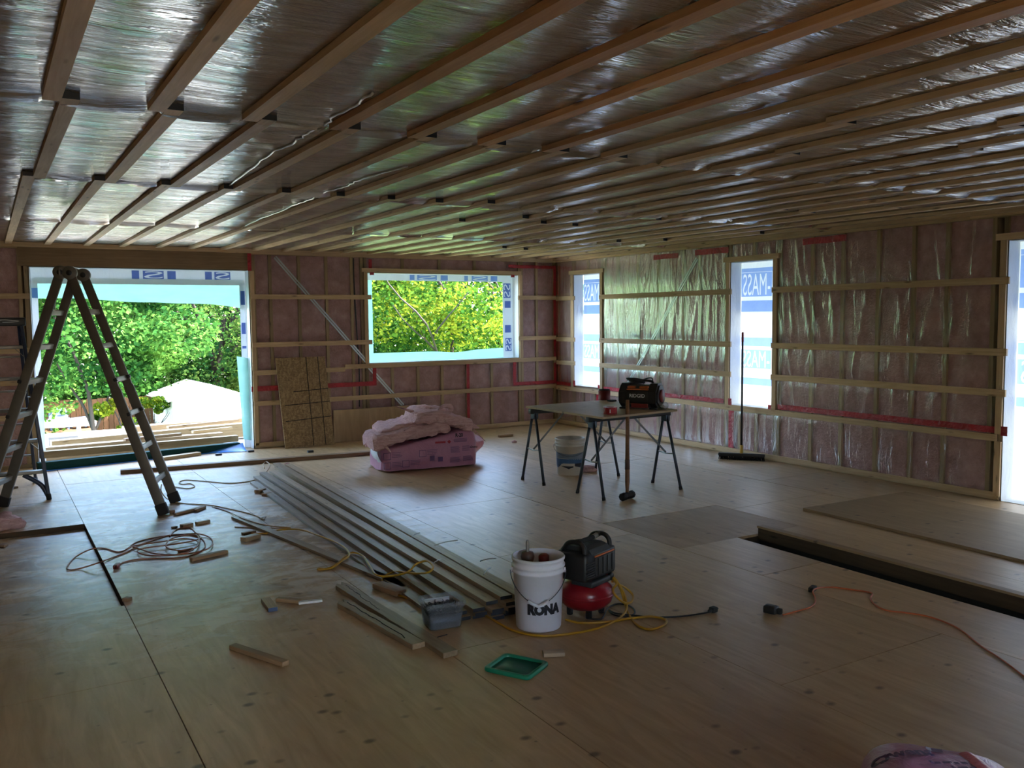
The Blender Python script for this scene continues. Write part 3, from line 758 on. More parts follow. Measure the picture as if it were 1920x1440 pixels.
# =================================================================== OUTSIDE
GZ = -2.2
mb = MB(); mb.box((8, 24, GZ-.25), (90, 70, .5)); lawn = structure(obj('ground', mb, M_lawn))
def limb(mb, p, d, L, r, depth, rng):
    n = 4; pts = [Vector(p)]; dd = Vector(d).normalized()
    for i in range(n):
        dd = (dd + Vector((rng.uniform(-.22, .22), rng.uniform(-.22, .22), rng.uniform(-.08, .16)))).normalized(); pts.append(pts[-1]+dd*L/n)
    mb.tube(pts, [r*(1-.14*i) for i in range(n+1)], 6)
    if depth > 0:
        for _ in range(3):
            k = rng.randint(1, n); nd = (dd + Vector((rng.uniform(-.9, .9), rng.uniform(-.9, .9), rng.uniform(-.1, .6)))).normalized()
            limb(mb, pts[k], nd, L*.68, r*.55, depth-1, rng)
def tree(label, x, y, crown, nleaf, leaf, mat, trunk_r=.16, group=None, clumps=26, name='tree', cat='tree', seed=1, z0=GZ, lean=(0, 0)):
    """crown = (z centre, rx, ry, rz)"""
    nleaf = int(nleaf*2.0); leaf *= .68
    rng = random.Random(seed); t = thing(name, label, cat, (x, y, z0), 0, group)
    mb = MB(); zc, rx, ry, rz = crown; zc -= z0
    limb(mb, (0, 0, -.05), (lean[0], lean[1], 1), max(.6, zc-rz*.15), trunk_r, 2, rng)
    obj('trunk', mb, M_bark, t)
    verts = []; faces = []
    cl = []
    for _ in range(clumps):
        while True:
            v = Vector((rng.uniform(-1, 1), rng.uniform(-1, 1), rng.uniform(-1, 1)))
            if .25 < v.length < 1: break
        v = v.normalized()*(v.length**.4)
        cl.append((Vector((v.x*rx, v.y*ry, zc+v.z*rz)), rng.uniform(.22, .42)*min(rx, rz)))
    for i in range(nleaf):
        c, r = cl[rng.randrange(clumps)]
        while True:
            v = Vector((rng.uniform(-1, 1), rng.uniform(-1, 1), rng.uniform(-1, 1)))
            if v.length < 1: break
        v = v.normalized()*(v.length**.5)
        p = c + Vector((v.x*r*1.25, v.y*r*1.25, v.z*r*.8))
        if p.z < .05: p.z = .05 + rng.random()*.1
        s = leaf*rng.uniform(.6, 1.25)
        a = Vector((rng.gauss(0, 1), rng.gauss(0, 1), rng.gauss(0, .6))).normalized(); b = a.cross(Vector((rng.gauss(0, 1), rng.gauss(0, 1), rng.gauss(0, 1)))).normalized()
        k = len(verts)
        verts += [p - a*s*.6, p + b*s*.42 + a*s*.05, p + a*s*.7, p - b*s*.42 + a*s*.05]; faces.append((k, k+1, k+2, k+3))
    me = bpy.data.meshes.new('foliage'); me.from_pydata([tuple(v) for v in verts], [], faces); me.materials.append(mat)
    f = bpy.data.objects.new('foliage', me); COL.objects.link(f); f.parent = t; f['kind'] = 'stuff'
    return t
tree('broad green maple hanging over the fence, seen behind the ladder', 2.35, 24.0, (2.45, 2.3, 1.5, 2.5), 11000, .16, M_leafg, .07, seed=3, clumps=40)
tree('tall dark maple in the middle of the big opening, behind the right ladder legs', 3.9, 30.5, (3.0, 2.8, 1.8, 3.9), 10000, .17, M_leafg, .2, seed=5, clumps=40)
tree('feathery yellow-green cedar standing behind the white shed', 6.6, 29.5, (2.4, 2.5, 1.6, 3.9), 12000, .15, M_leafd, .2, seed=8, clumps=60)
tree('small bright green sapling left of the white shed', 2.75, 24.5, (-1.05, .55, .5, .62), 900, .15, M_leafy, .05, seed=9, clumps=14, z0=GZ)
tree('low sunlit bush at the left corner of the white shed', 3.95, 26.4, (-1.2, .42, .4, .85), 800, .13, M_leafy, .04, seed=12, clumps=12, name='bush', cat='bush')
tree('dark tree farther back at the left edge of the big opening', -.6, 28, (2.4, 3.0, 2.0, 4.2), 9000, .18, M_leafg, .2, seed=15, clumps=36)
tree('bright yellow-green maple with forked trunk filling the picture-sized window', 11.4, 22.0, (2.5, 2.5, 1.8, 2.5), 9500, .15, M_leafy, .085, seed=21, clumps=44, lean=(.05, 0))
tree('greener tree at the left side of the picture-sized window', 9.2, 24.5, (2.4, 2.0, 1.8, 3.6), 8000, .16, M_leafg, .15, seed=25, clumps=34)
tree('greener tree at the right side of the picture-sized window', 15.0, 25.5, (2.0, 2.4, 1.8, 3.8), 8500, .16, M_leafg, .16, seed=28, clumps=36)
tree('tall pale tree behind the forked maple', 14.2, 31, (2.6, 3.4, 1.8, 5.0), 9000, .2, M_leafy, .22, seed=33, clumps=36)
tree('tall dark tree far behind between the two back openings', 8.6, 35, (3.6, 4.2, 2.5, 5.8), 9000, .26, M_leafg, .25, seed=36, clumps=40)
tree('tall dark tree farthest back, behind the maple over the fence', 2.4, 36, (3.6, 4.6, 2.5, 5.8), 9000, .26, M_leafg, .25, seed=38, clumps=40)
tree('dark hedge along the yard behind the deck chairs', 1.2, 32.0, (-1.3, 3.6, .8, 1.3), 4500, .2, M_leafg, .06, seed=51, clumps=40, name='hedge', cat='hedge')
tree('leafy green tree close behind the forked maple, toward its right', 12.9, 26.5, (2.6, 2.6, 1.4, 3.8), 9000, .17, M_leafg, .1, seed=54, clumps=44)
tree('low green bush on the lawn under the white deck rail', 1.05, 18.2, (-1.25, .8, .5, .45), 1500, .10, M_leafg, .03, seed=41, clumps=12, name='bush', cat='bush')
for lb, x, y, sd in (('unseen trees added to the left, beyond the big opening, to fill reflections', -9, 27, 61),):
    t = tree(lb, x, y, (2.6, 6.5, 2.4, 5.2), 9000, .34, M_leafg, .2, seed=sd, clumps=60, name='added_woods', cat='added_woods'); t['kind'] = 'stuff'  # unseen trees added to cover bright sky reflected in the right wall
# neighbour's house glimpsed through the maple
t = thing('house', 'pale blue-grey house glimpsed between the leaves of the forked maple', 'house', (14.0, 40.5, GZ))
mb = MB(); mb.box((0, 0, 2.4), (7, 4, 4.8)); obj('wall', mb, M_siding, t)
mb = MB(); mb.add([(-3.7, -2.3, 4.7), (3.7, -2.3, 4.7), (3.7, 0, 6.6), (-3.7, 0, 6.6), (3.7, 2.3, 4.7), (-3.7, 2.3, 4.7)], [(0, 1, 2, 3), (3, 2, 4, 5), (0, 3, 5), (1, 4, 2), (0, 5, 4, 1)]); obj('roof', mb, M_darkgrey, t)
for x in (-1.9, .6, 2.3):
    mb = MB(); mb.box((x, -2.02, 3.1), (.9, .06, 1.3)); f = obj('window', mb, M_whitepaint, t)
    mb = MB(); mb.box((x, -2.055, 3.1), (.72, .02, 1.1)); obj('pane', mb, M_darkgrey, f)
# white gabled shed
t = thing('shed', 'bright white gable-fronted shed in the yard beyond the big opening', 'shed', (5.42, 27.4, GZ), .05)
mb = MB(); pw = 1.03
mb.prism([(-pw, 0), (pw, 0), (pw, 1.56), (0, 1.92), (-pw, 1.56)], 0, 2.6, 0, Matrix(((1,0,0,0),(0,0,1,-1.3),(0,1,0,0),(0,0,0,1)))); obj('wall', mb, M_whitepaint, t)
mb = MB()
for sgn in (-1, 1): mb.add([(0, -1.42, 1.96), (sgn*1.17, -1.42, 1.555), (sgn*1.17, 1.42, 1.555), (0, 1.42, 1.96), (0, -1.42, 1.91), (sgn*1.17, -1.42, 1.505), (sgn*1.17, 1.42, 1.505), (0, 1.42, 1.91)], [(0,1,2,3), (4,7,6,5), (0,4,5,1), (2,6,7,3), (1,5,6,2)])
obj('roof', mb, M_whitepaint, t)
mb = MB(); mb.box((0, -1.32, .72), (1.2, .03, 1.4)); obj('door', mb, M_whitepaint, t)
# board fence: every board is a part
t = thing('fence', 'cedar board fence across the yard, sunlit low boards behind the deck rail', 'fence', (0, 29.6, GZ))
fb = None
for i in range(66):
    x = -3.2+.15*i
    o = bar('board', (x, random.uniform(-.006, .006), .02), (x, 0, 1.42+random.uniform(-.02, .02)), .138, .02, M_fence, t, up=(0, -1, 0))
for z in (.35, 1.15): bar('rail', (-3.3, .03, z), (6.7, .03, z), .04, .09, M_fence, t)
# neighbour's raised deck with a white rail and two chairs
dl, dr = PY(84, 796, 27.0), PY(181, 795, 27.0)
t = thing('deck', 'white-railed low deck seen beneath the maple at the left', 'deck', ((dl.x+dr.x)/2, 27.0, GZ)); hw = (dr.x-dl.x)/2; rz_ = dl.z-GZ
mb = MB(); mb.box((-.6, .8, rz_-.35), (2*hw+1.2, 1.4, .08)); obj('platform', mb, M_fence, t)
bar('rail_board', (-hw-1.0, 0, rz_+.02), (hw, 0, rz_), .06, .22, M_whitepaint, t)
for x in (-hw-.9, .30*hw, hw-.05): bar('post', (x, .05, 0), (x, .05, rz_+(.22 if x > .5*hw else .08)), .1, .1, M_whitepaint, t)
def lawn_chair(label, px, py, rz, tilt):
    v = PY(px, py, 28.4)
    c = thing('lawn_chair', label, 'chair', (v.x, 28.4, rz_+GZ-.52), rz, 'chairs on the deck'); k = .62
    bk = MB(); bk.prism([(-.23, 0), (.23, 0), (.26, .35), (.18, .5), (0, .55), (-.18, .5), (-.26, .35)], -.015, .015, 0, Matrix.Translation((0, .2, .3)) @ Matrix.Rotation(PI/2+tilt, 4, 'X')); obj('backrest', bk, M_bluechair, c)
    st = MB(); st.cbox((0, 0, .3), (.5, .5, .04), .015); obj('seat', st, M_bluechair, c)
    for sx in (-.22, .22):
        for sy in (-.2, .2): bar('leg', (sx, sy, .29), (sx*1.05, sy*1.1, 0), .045, .045, M_bluechair, c)
        bar('armrest', (sx*1.15, -.22, .48), (sx*1.15, .22, .5), .06, .03, M_bluechair, c)
lawn_chair('pale blue plastic chair, back turned, on the deck', 111, 785, 0, -.12)
lawn_chair('pale blue chair with the steeply leaning back, right end of the deck', 152, 785, -1.3, -.5)

# deck side of the big opening: membrane-covered curb and lumber stacked outside
def P3(p, y): return PY(*p, y)
t = thing('door_curb', 'dark green membrane-covered curb lying along the big opening', 'curb', (1.53, 10.80, 0))
bar('curb_board', (-1.11, -.17, .045), (1.10, .165, .045), .10, .09, M_membrane, t, bev=.006)
mb = MB()
mb.grid(lambda i, j: Vector((-1.10+2.24*i, -.235 + .36*i - (.05+.16*max(0, i-.82)/.18)*j, .006 + .0 + .08*(1-j)**2*max(0, i-.8)/.2)), 24, 4); o = obj('blue_strip', mb, M_bluemem, t); o['label'] = 'bright blue membrane strip lapping onto the floor'
dk = MB(); dk.box((1.7, 12.6, -.03), (5.2, 3.0, .06)); dkk = tag(obj('deck_platform', dk, M_concrete), 'rough grey deck platform just outside the big opening', 'deck')
bar('support', (-.6, 13.8, -2.2), (-.6, 13.8, -.06), .14, .14, M_stud, dkk); bar('support', (4.0, 13.8, -2.2), (4.0, 13.8, -.06), .14, .14, M_stud, dkk)
def lum(name, label, p0, p1, w, t_, m, cat='board', group=None, z=None, bev=0.0, ends=None):
    o = bar(name, p0, p1, w, t_, m, None, bev=bev, ends=ends); tag(o, label, cat, group); return o
GL = 'boards stacked outside the big opening'
lum('board', 'long pale board laid on the dark green curb, nearest of the outside lumber', (.46, 10.93, .13), (2.66, 11.16, .115), .09, .075, M_pale, group=GL)
lum('board', 'long orange-tinted board second from the sill outside the opening', (.3, 11.32, .08), (2.55, 11.52, .08), .14, .16, M_strap, group=GL)
lum('board', 'thick bleached beam behind the orange-tinted board outside', (.62, 11.75, .09), (3.05, 11.98, .12), .14, .18, M_pale, group=GL)
lum('board', 'long tan board farthest out on the lumber outside', (1.5, 12.35, .11), (3.6, 12.6, .11), .2, .22, M_strap, group=GL)
lum('board', 'narrow grey board lying on the farthest stack outside', (2.0, 12.12, .20), (2.95, 12.3, .215), .09, .03, M_pile, group=GL)
lum('board', 'short thin pale slat lying across the outside lumber at the right', (2.20, 11.55, .185), (2.72, 11.7, .185), .06, .03, M_pale, group=GL)
lum('board', 'short grey slat beside the right ladder legs on the outside lumber', (1.62, 11.42, .177), (2.05, 11.5, .177), .07, .03, M_pile, group=GL)
lum('board', 'dark brown stub on the outside lumber', (1.38, 11.36, .175), (1.62, 11.42, .175), .08, .03, M_brown, group=GL)
mb = MB(); mb.box((0, 0, .07), (.34, .16, .14)); o = tag(obj('concrete_block', mb, M_concrete, loc=(.80, 12.5, 0)), 'grey block at the left end of the outside lumber', 'block')
lum('board', 'white-painted short post lying at the left of the outside lumber', (1.05, 12.5, .07), (1.62, 12.6, .07), .1, .1, M_whitepaint, group=GL)

# =================================================================== LADDERS
Fv = Vector
def ladder_frame(parent, f0, f1, a0, a1, rungs, mat, sgn):
    """two rails from feet f0 (near) f1 (far) up to hinge a0, a1, with rungs"""
    f0, f1, a0, a1 = map(Vector, (f0, f1, a0, a1)); fw = (f1-f0).normalized()
    ax = ((a0+a1)/2-(f0+f1)/2).normalized(); nrm = fw.cross(ax)
    for f, a in ((f0, a0), (f1, a1)):
        m = f.lerp(a, .52); d = (a-f).normalized()
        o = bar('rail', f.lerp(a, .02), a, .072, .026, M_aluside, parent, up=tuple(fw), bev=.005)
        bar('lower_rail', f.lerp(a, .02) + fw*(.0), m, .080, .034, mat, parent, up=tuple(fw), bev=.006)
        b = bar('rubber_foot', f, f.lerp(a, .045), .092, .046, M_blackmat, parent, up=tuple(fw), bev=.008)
        mb = MB(); mb.lathe([(.0, -.02), (.055, -.02), (.055, .02), (.0, .02)], 20, cap=False)
        z = fw; x = ax; y = z.cross(x); R = Matrix((x, y, z)).transposed().to_4x4(); R.translation = a - ax*.01
        obj('hinge', mb, M_alu, parent, M=R)
        mb = MB(); mb.lathe([(.0, -.026), (.022, -.026), (.022, .026), (.0, .026)], 12, cap=False); R2 = R.copy(); R2.translation = a - ax*.01
        obj('hinge_pin', mb, M_black, parent, M=R2)
    for k in range(rungs):
        t = (.275+.30*k)/((a0-f0).length); p, q = f0.lerp(a0, t), f1.lerp(a1, t)
        bar('rung', p, q, .045, .028, M_alu, parent, up=tuple(nrm), bev=.006)
        for e in (p, q):
            if k in (2, 3): bar('locking_knob', e + nrm*sgn*.03 - fw*.025, e + nrm*sgn*.03 + fw*.025, .03, .03, M_black, parent, up=tuple(nrm), bev=.008)
t = thing('articulated_ladder', 'tall grey aluminium articulated ladder standing as an A-frame before the big opening', 'ladder', (.63, 8.17, 0))
O = Vector((.63, 8.17, 0))
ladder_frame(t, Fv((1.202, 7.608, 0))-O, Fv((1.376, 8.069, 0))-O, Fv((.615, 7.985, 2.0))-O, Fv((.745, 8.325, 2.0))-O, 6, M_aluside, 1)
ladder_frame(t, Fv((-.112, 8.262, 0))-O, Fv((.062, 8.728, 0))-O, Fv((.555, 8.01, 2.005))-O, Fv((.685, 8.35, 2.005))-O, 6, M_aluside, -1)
for y, x in ((-.175, -.045), (.165, .085)):
    mb = MB(); mb.cbox((0, 0, 0), (.10, .02, .075), .01); obj('hinge_plate', mb, M_alu, t, loc=(x, y, 2.0))

t = thing('stepladder', 'dark blue fibreglass stepladder with black top behind the aluminium ladder', 'ladder', (.12, 8.85, 0))
O = Vector((.12, 8.85, 0)); LW = .31
FR = [Vector((s*LW, 0, 0)) for s in (-1, 1)]; TR = [Vector((s*.165, .12, 1.57)) for s in (-1, 1)]; RR = [Vector((s*.25, 1.02, 0)) for s in (-1, 1)]; TR2 = [Vector((s*.15, .22, 1.56)) for s in (-1, 1)]
for f, a in zip(FR, TR): bar('front_rail', f + (a-f)*.01, a, .075, .03, M_navy, t, up=(1, 0, 0), bev=.005); bar('rubber_foot', f, f.lerp(a, .035), .085, .04, M_blackmat, t, up=(1, 0, 0), bev=.006)
for f, a in zip(RR, TR2): bar('rear_rail', f + (a-f)*.01, a, .05, .028, M_navy, t, up=(1, 0, 0), bev=.005); bar('rubber_foot', f, f.lerp(a, .03), .06, .04, M_blackmat, t, up=(1, 0, 0), bev=.006)
for k in range(5):
    s = (.255+.28*k)/1.57; p, q = FR[0].lerp(TR[0], s), FR[1].lerp(TR[1], s)
    bar('step', p + Vector((0, .02, 0)), q + Vector((0, .02, 0)), .085, .03, M_alu, t, bev=.005)
    if k: 
        for e, sg in ((p, 1), (q, -1)): bar('gusset', e + Vector((sg*.09, .02, 0)), e + Vector((sg*.005, .02, -.09)), .02, .006, M_alu, t)
for k in range(4):
    s = (.30+.33*k)/1.57; bar('rear_brace', RR[0].lerp(TR2[0], s), RR[1].lerp(TR2[1], s), .035, .018, M_alu, t, bev=.004)
for s in (0, 1):
    f = FR[s]; sg = 1 if s else -1
    mb = MB(); mb.tube(spline([f + Vector((-sg*.005, .01, .03)), f.lerp(TR[s], .09) + Vector((-sg*.05, .02, 0)), f.lerp(TR[s], .15) + Vector((-sg*.17, .03, .0))], 6), .022, 8); obj('foot_brace', mb, M_navy, t)
mb = MB(); mb.cbox((0, .165, 1.60), (.40, .24, .075), .014); o = obj('top_cap', mb, M_black, t)
mb = MB(); mb.tube(spline([(-.08, .0425, 1.605), (.02, .0425, 1.617), (.1, .0425, 1.612), (.15, .0425, 1.606), (.10, .0425, 1.598), (.02, .0425, 1.596)], 6), .0022, 6); obj('emblem', mb, M_label, o)
for s in (-1, 1): bar('spreader', (s*.20, .10, .92), (s*.205, .50, .90), .02, .006, M_alu, t)

# =================================================================== WORK TABLE AND WHAT STANDS ON IT
def sawhorse(label, x0, x1, y, zt, ya, yb):
    """beam along x; legs splay to y-ya and y+yb"""
    t = thing('sawhorse', label, 'sawhorse', ((x0+x1)/2, y, 0), 0, 'folding sawhorses under the plywood')
    cx = (x0+x1)/2; hw = (x1-x0)/2
    mb = MB(); mb.cbox((0, 0, zt-.025), (2*hw+.10, .055, .05), .008); obj('beam', mb, M_black, t)
    for s in (-1, 1):
        ends = []
        for sy, sp in ((-1, ya), (1, yb)):
            p = Vector((s*hw, sy*.02, zt-.04)); q = Vector((s*(hw+.02), sy*sp, 0)); ends.append((p, q))
            mb = MB(); mb.tube([p, q], .0135, 10); l = obj('leg', mb, M_steel, t)
            mb = MB(); mb.tube([q + (p-q).normalized()*.001, q + (p-q).normalized()*.03], .0165, 10); obj('rubber_tip', mb, M_blackmat, l)
        a = ends[0][0].lerp(ends[0][1], .52); b = ends[1][0].lerp(ends[1][1], .52); m = (a+b)/2 + Vector((0, 0, -.012))
        mb = MB(); mb.tube([a, m, b], .007, 6); obj('cross_link', mb, M_galv, t)
        bar('diagonal_brace', m + Vector((0, 0, .01)), (s*(hw-.36), 0, zt-.05), .018, .004, M_bracegrey, t, up=(0, 1, 0))
        bar('hinge_bracket', (s*hw-.02, 0, zt-.07), (s*hw+.03, 0, zt-.07), .07, .06, M_steel, t, bev=.006)
    return t
ZT = .735
sawhorse('folding steel sawhorse under the far side of the plywood', 4.50, 5.35, 7.10, ZT-.018, .20, .19)
sawhorse('folding steel sawhorse under the near side of the plywood', 4.56, 5.40, 6.24, ZT-.018, .20, .20)
mb = MB(); mb.prism([(4.47, 7.20), (4.50, 6.005), (5.43, 6.105), (5.46, 7.25)], ZT-.018, ZT)
ox = Vector((4.95, 6.62, ZT-.018)); mb.v = [tuple(Vector(v)-ox) for v in mb.v]
tag(obj('table_board', mb, M_plyloose, loc=ox), 'plywood sheet laid across two sawhorses as a work table', 'table top')
# boxy black power tool with coiled cord
def boxy_tool(loc, rz):
    t = thing('equipment_box', 'bulky black power equipment with coiled cord, standing on the plywood table', 'power tool', loc, rz)
    L, Dp, Hh = .38, .27, .225
    def oct_(w, h, c): return [(-w/2+c, 0), (w/2-c, 0), (w/2, c*.6), (w/2, h-c), (w/2-c, h), (-w/2+c, h), (-w/2, h-c), (-w/2, c*.6)]
    # local X = long way
    XM = lambda x: Matrix(((0, 0, 1, x), (1, 0, 0, 0), (0, 1, 0, .012), (0, 0, 0, 1)))
    mb = MB(); mb.prism(oct_(Dp*.92, Hh*.93, .05), -L*.30, L*.30, 0, XM(0)); obj('body', mb, M_darkgrey, t)
    for s in (-1, 1):
        mb = MB()
        x0, x1 = sorted((s*L*.27, s*L*.46)); mb.prism(oct_(Dp, Hh, .075), x0, x1, 0, XM(0))
        x0, x1 = sorted((s*L*.46, s*L*.5)); mb.prism([(a*.82, b*.82+.02) for a, b in oct_(Dp, Hh, .08)], x0, x1, 0, XM(0)); e = obj('end_guard', mb, M_black, t)
        mb = MB(); mb.lathe([(.0, 0), (.06, 0), (.06, .012), (.0, .012)], 20, cap=False, M=Matrix.Translation((s*L*.5 + (.0 if s > 0 else -.012), 0, .12)) @ Matrix.Rotation(PI/2, 4, 'Y')); obj('red_disc', mb, M_reddark, e)
        for yy in (-.1, .1): mb = MB(); mb.cbox((s*L*.38, yy, .008), (.07, .04, .016), .005); obj('foot', mb, M_blackmat, e)
    mb = MB(); mb.cbox((0, -Dp*.47, .115), (L*.56, .016, .115), .006); p = obj('front_panel', mb, M_black, t)
    mb = MB(); mb.cbox((0, -Dp*.445, .185), (L*.54, .03, .012), .004); obj('trim_bar', mb, M_orangetrim, t)
    mb = MB(); mb.cbox((-.06, -Dp*.40, .205), (.07, .05, .02), .005); mb.cbox((.06, -Dp*.40, .205), (.08, .05, .02), .005); obj('orange_shoulder', mb, M_orangetrim, t)
    mb = MB(); mb.cbox((.02, -Dp*.46, .035), (L*.42, .014, .04), .005); obj('red_kick_panel', mb, M_reddark, t)
    text_mesh('lettering', 'RIDGID', .045, M_label, p, lambda x, y: Vector((x, -Dp*.47-.0095, .125+y)), .0012)
    mb = MB(); mb.tube(spline([(-.10, 0, .20), (-.09, 0, .245), (.0, 0, .26), (.10, 0, .25), (.11, 0, .205)], 6), .012, 8); obj('carry_handle', mb, M_black, t)
    pts = []
    for k in range(60):
        a = k*.55; pts.append((-.06 + .075*math.cos(a) + .015*math.sin(a*.37), (.01 + .06*math.sin(a)), .232 + .018*math.sin(a*.5) + .0005*k))
    pts += [(.02, .03, .27), (.07, .02, .283), (.105, .0, .275), (.11, -.02, .21)]
    mb = MB(); mb.tube(spline(pts, 3), .0065, 6); obj('coiled_cord', mb, M_black, t)
boxy_tool(F(1203, 765, ZT), -1.0)
def roll(label, loc, r, h, m, core=True, rx=0):
    t = thing('tape_roll', label, 'tape', loc)
    mb = MB(); mb.lathe([(r*.62, 0), (r, 0), (r, h), (r*.62, h), (r*.62, 0)], 28, cap=False, smooth=False); obj('tape_band', mb, m, t)
    mb = MB(); mb.lathe([(r*.55, .002), (r*.62, .002), (r*.62, h-.002), (r*.55, h-.002), (r*.55, .002)], 24, cap=False, smooth=False); obj('core', mb, M_tooltan, t)
    return t
t = roll('red tape roll with a small white mark at the near edge of the plywood table', F(1144, 776, ZT), .062, .062, M_tape)
p = F(1144, 776, ZT); d = Vector((-p.x, -p.y, 0)).normalized()
mb = MB(); mb.box((0, 0, 0), (.008, .002, .03)); o = obj('white_mark', mb, M_label, t, M=Matrix.Translation(d*.063 + Vector((0, 0, .03))) @ Matrix.Rotation(math.atan2(d.y, d.x)+PI/2, 4, 'Z'))
t = thing('caulking_can', 'dark red can lying near the far edge of the plywood table', 'can', F(1131, 749, ZT) + Vector((0, -.02, 0)))
mb = MB(); mb.lathe([(.0, 0), (.062, 0), (.066, .006), (.062, .012), (.062, .085), (.066, .09), (.06, .097), (.0, .097)], 26, cap=False); obj('body', mb, M_reddark, t)
mb = MB(); mb.lathe([(.0, .0975), (.058, .0975), (.055, .108), (.0, .11)], 26, cap=False); obj('lid', mb, M_blackmat, t)
mb = MB(); mb.cbox((0, 0, .008), (.075, .06, .016), .004); o = tag(obj('plate_scrap', mb, M_blackmat, loc=F(1143, 753, ZT)+Vector((.03, .0, 0))), 'small flat black scrap beside the dark red can on the table', 'scrap')
mb = MB()
random.seed(5)
for k in range(1):
    bm = bmesh.new(); bmesh.ops.create_icosphere(bm, subdivisions=2, radius=.035)
    vs = [Vector((v.co.x*1.2, v.co.y, v.co.z*.9)) * (1+.35*noise.noise(v.co*40)) + Vector((0, 0, .03)) for v in bm.verts]; bm.verts.index_update(); mb.add(vs, [[v.index for v in f.verts] for f in bm.faces], 0, False); bm.free()
tag(obj('crumpled_wrapper', mb, M_wrap, loc=Vector((5.40, 6.25, ZT))), 'crumpled white wrapper at the right corner of the plywood table', 'wrapper')

# sledgehammer standing on its head against the table edge
hb = F(1176, 937); hb.z = 0
t = thing('sledgehammer', 'wood-handled sledgehammer standing on its dark head against the table edge', 'hammer', hb)
hd = Vector((.94, .34, 0)).normalized()
mb = MB(); X = Matrix((hd, Vector((-hd.y, hd.x, 0)), Vector((0, 0, 1)))).transposed().to_4x4() @ Matrix.Rotation(PI/2, 4, 'Y'); X.translation = (0, 0, .036)
mb.lathe([(.0, -.09), (.028, -.09), (.036, -.082), (.037, -.055), (.034, -.04), (.034, .04), (.037, .055), (.036, .082), (.028, .09), (.0, .09)], 8, M=X, cap=False, smooth=False); obj('head', mb, M_hammer, t)
top = Vector((.095, .115, .86))
mb = MB(); mb.tube([(0, 0, .05), top*.1, top*.18, top*.5, top*.9, top], [.016, .016, .021, .019, .018, .016], 10); obj('handle', mb, M_handle, t)
mb = MB(); mb.tube([top*.30, top*.40], .0225, 10); o = obj('worn_band', mb, M_tooltan, t)

# push broom against the right wall
bm_ = F(1390, 862)
t = thing('push_broom', 'wide black push broom leaning against the right wall by the tall window', 'broom', (bm_.x, bm_.y, 0))
dd = (F(1430, 866)-F(1350, 862)); dd.z = 0; dd = dd.normalized(); R = Matrix((dd, Vector((-dd.y, dd.x, 0)), Vector((0, 0, 1)))).transposed().to_4x4()
mb = MB(); mb.cbox((0, 0, .055), (.50, .06, .035), .01, 0, R); obj('block', mb, M_black, t)
mb = MB()
rb = random.Random(3)
for i in range(46):
    for j in range(4):
        x = -.24+.48*i/45; y = -.022+.044*j/3; q = R @ Vector((x, y, 0))
        mb.tube([(q.x, q.y, .045), (q.x + rb.uniform(-.012, .012), q.y+rb.uniform(-.012, .012)-.008, .0)], [.004, .006], 4)
o = obj('bristles', mb, M_brush, t); o['kind'] = 'stuff'
tp = Vector((W-.06, bm_.y+.16, 1.40)) - Vector((bm_.x, bm_.y, 0)); b0 = Vector((0, 0, .06)); dv = (tp-b0)
mb = MB(); mb.tube([b0+dv*.05, tp], .012, 10); obj('handle', mb, M_black, t)
mb = MB(); mb.tube([b0+dv*.92, tp], .0135, 10); obj('grip', mb, M_broomred, t)
mb = MB(); mb.tube([b0, b0+dv*.075], .019, 10); obj('socket', mb, M_gold, t)

# =================================================================== INSULATION BAGS
t = thing('insulation_bag', 'opened pink bag of insulation with loose batts bulging out, middle of the room', 'insulation bag', (3.98, 8.72, 0))
# local axes: X along the front bottom edge (left to right), Y away from the viewer
pL, pR = F(722, 888), F(893, 874)
ax = (pR-pL); ax.z = 0; ax = ax.normalized(); ay = Vector((-ax.y, ax.x, 0))
BM = Matrix((ax, ay, Vector((0, 0, 1)))).transposed().to_4x4(); BM.translation = (pL+pR)/2 - Vector((3.98, 8.72, 0))
BL, BD = (pR-pL).length, .62
def bag_fn(i, j):
    # i around the section (0..1), j along X
    x = -BL/2-.02 + (BL+.05)*j
    hh = .245 + .135*min(1, max(0, (j-.08)/.75))          # torn top slopes up to the right
    sec = [(0.0, .02), (-.015, .10), (-.012, hh*.75), (.02, hh), (.2, hh+.02), (BD-.15, hh+.02), (BD, hh*.7), (BD+.02, .12), (BD, .02), (BD*.5, .0), (0.0, .02)]
    u = i*(len(sec)-1); k = min(int(u), len(sec)-2); f = u-k
    y = sec[k][0]*(1-f)+sec[k+1][0]*f; z = sec[k][1]*(1-f)+sec[k+1][1]*f
    e = max(0, abs(j-.5)*2-.86)/.14; sh = 1-.30*e*e
    y = BD/2+(y-BD/2)*sh; z = z if z < .03 else .17+(z-.17)*(1-.25*e*e)
    w = noise.noise(Vector((x*6, y*6, z*9)))*.012
    return BM @ Vector((x, y - w, max(0, z + w*.6)))
mb = MB(); mb.grid(bag_fn, 40, 44)
for j in (0, 1): mb.add([bag_fn(i/20, j) for i in range(20)], [tuple(range(20)) if j else tuple(reversed(range(20)))], 0, False)
bag = obj('bag', mb, M_bag, t)
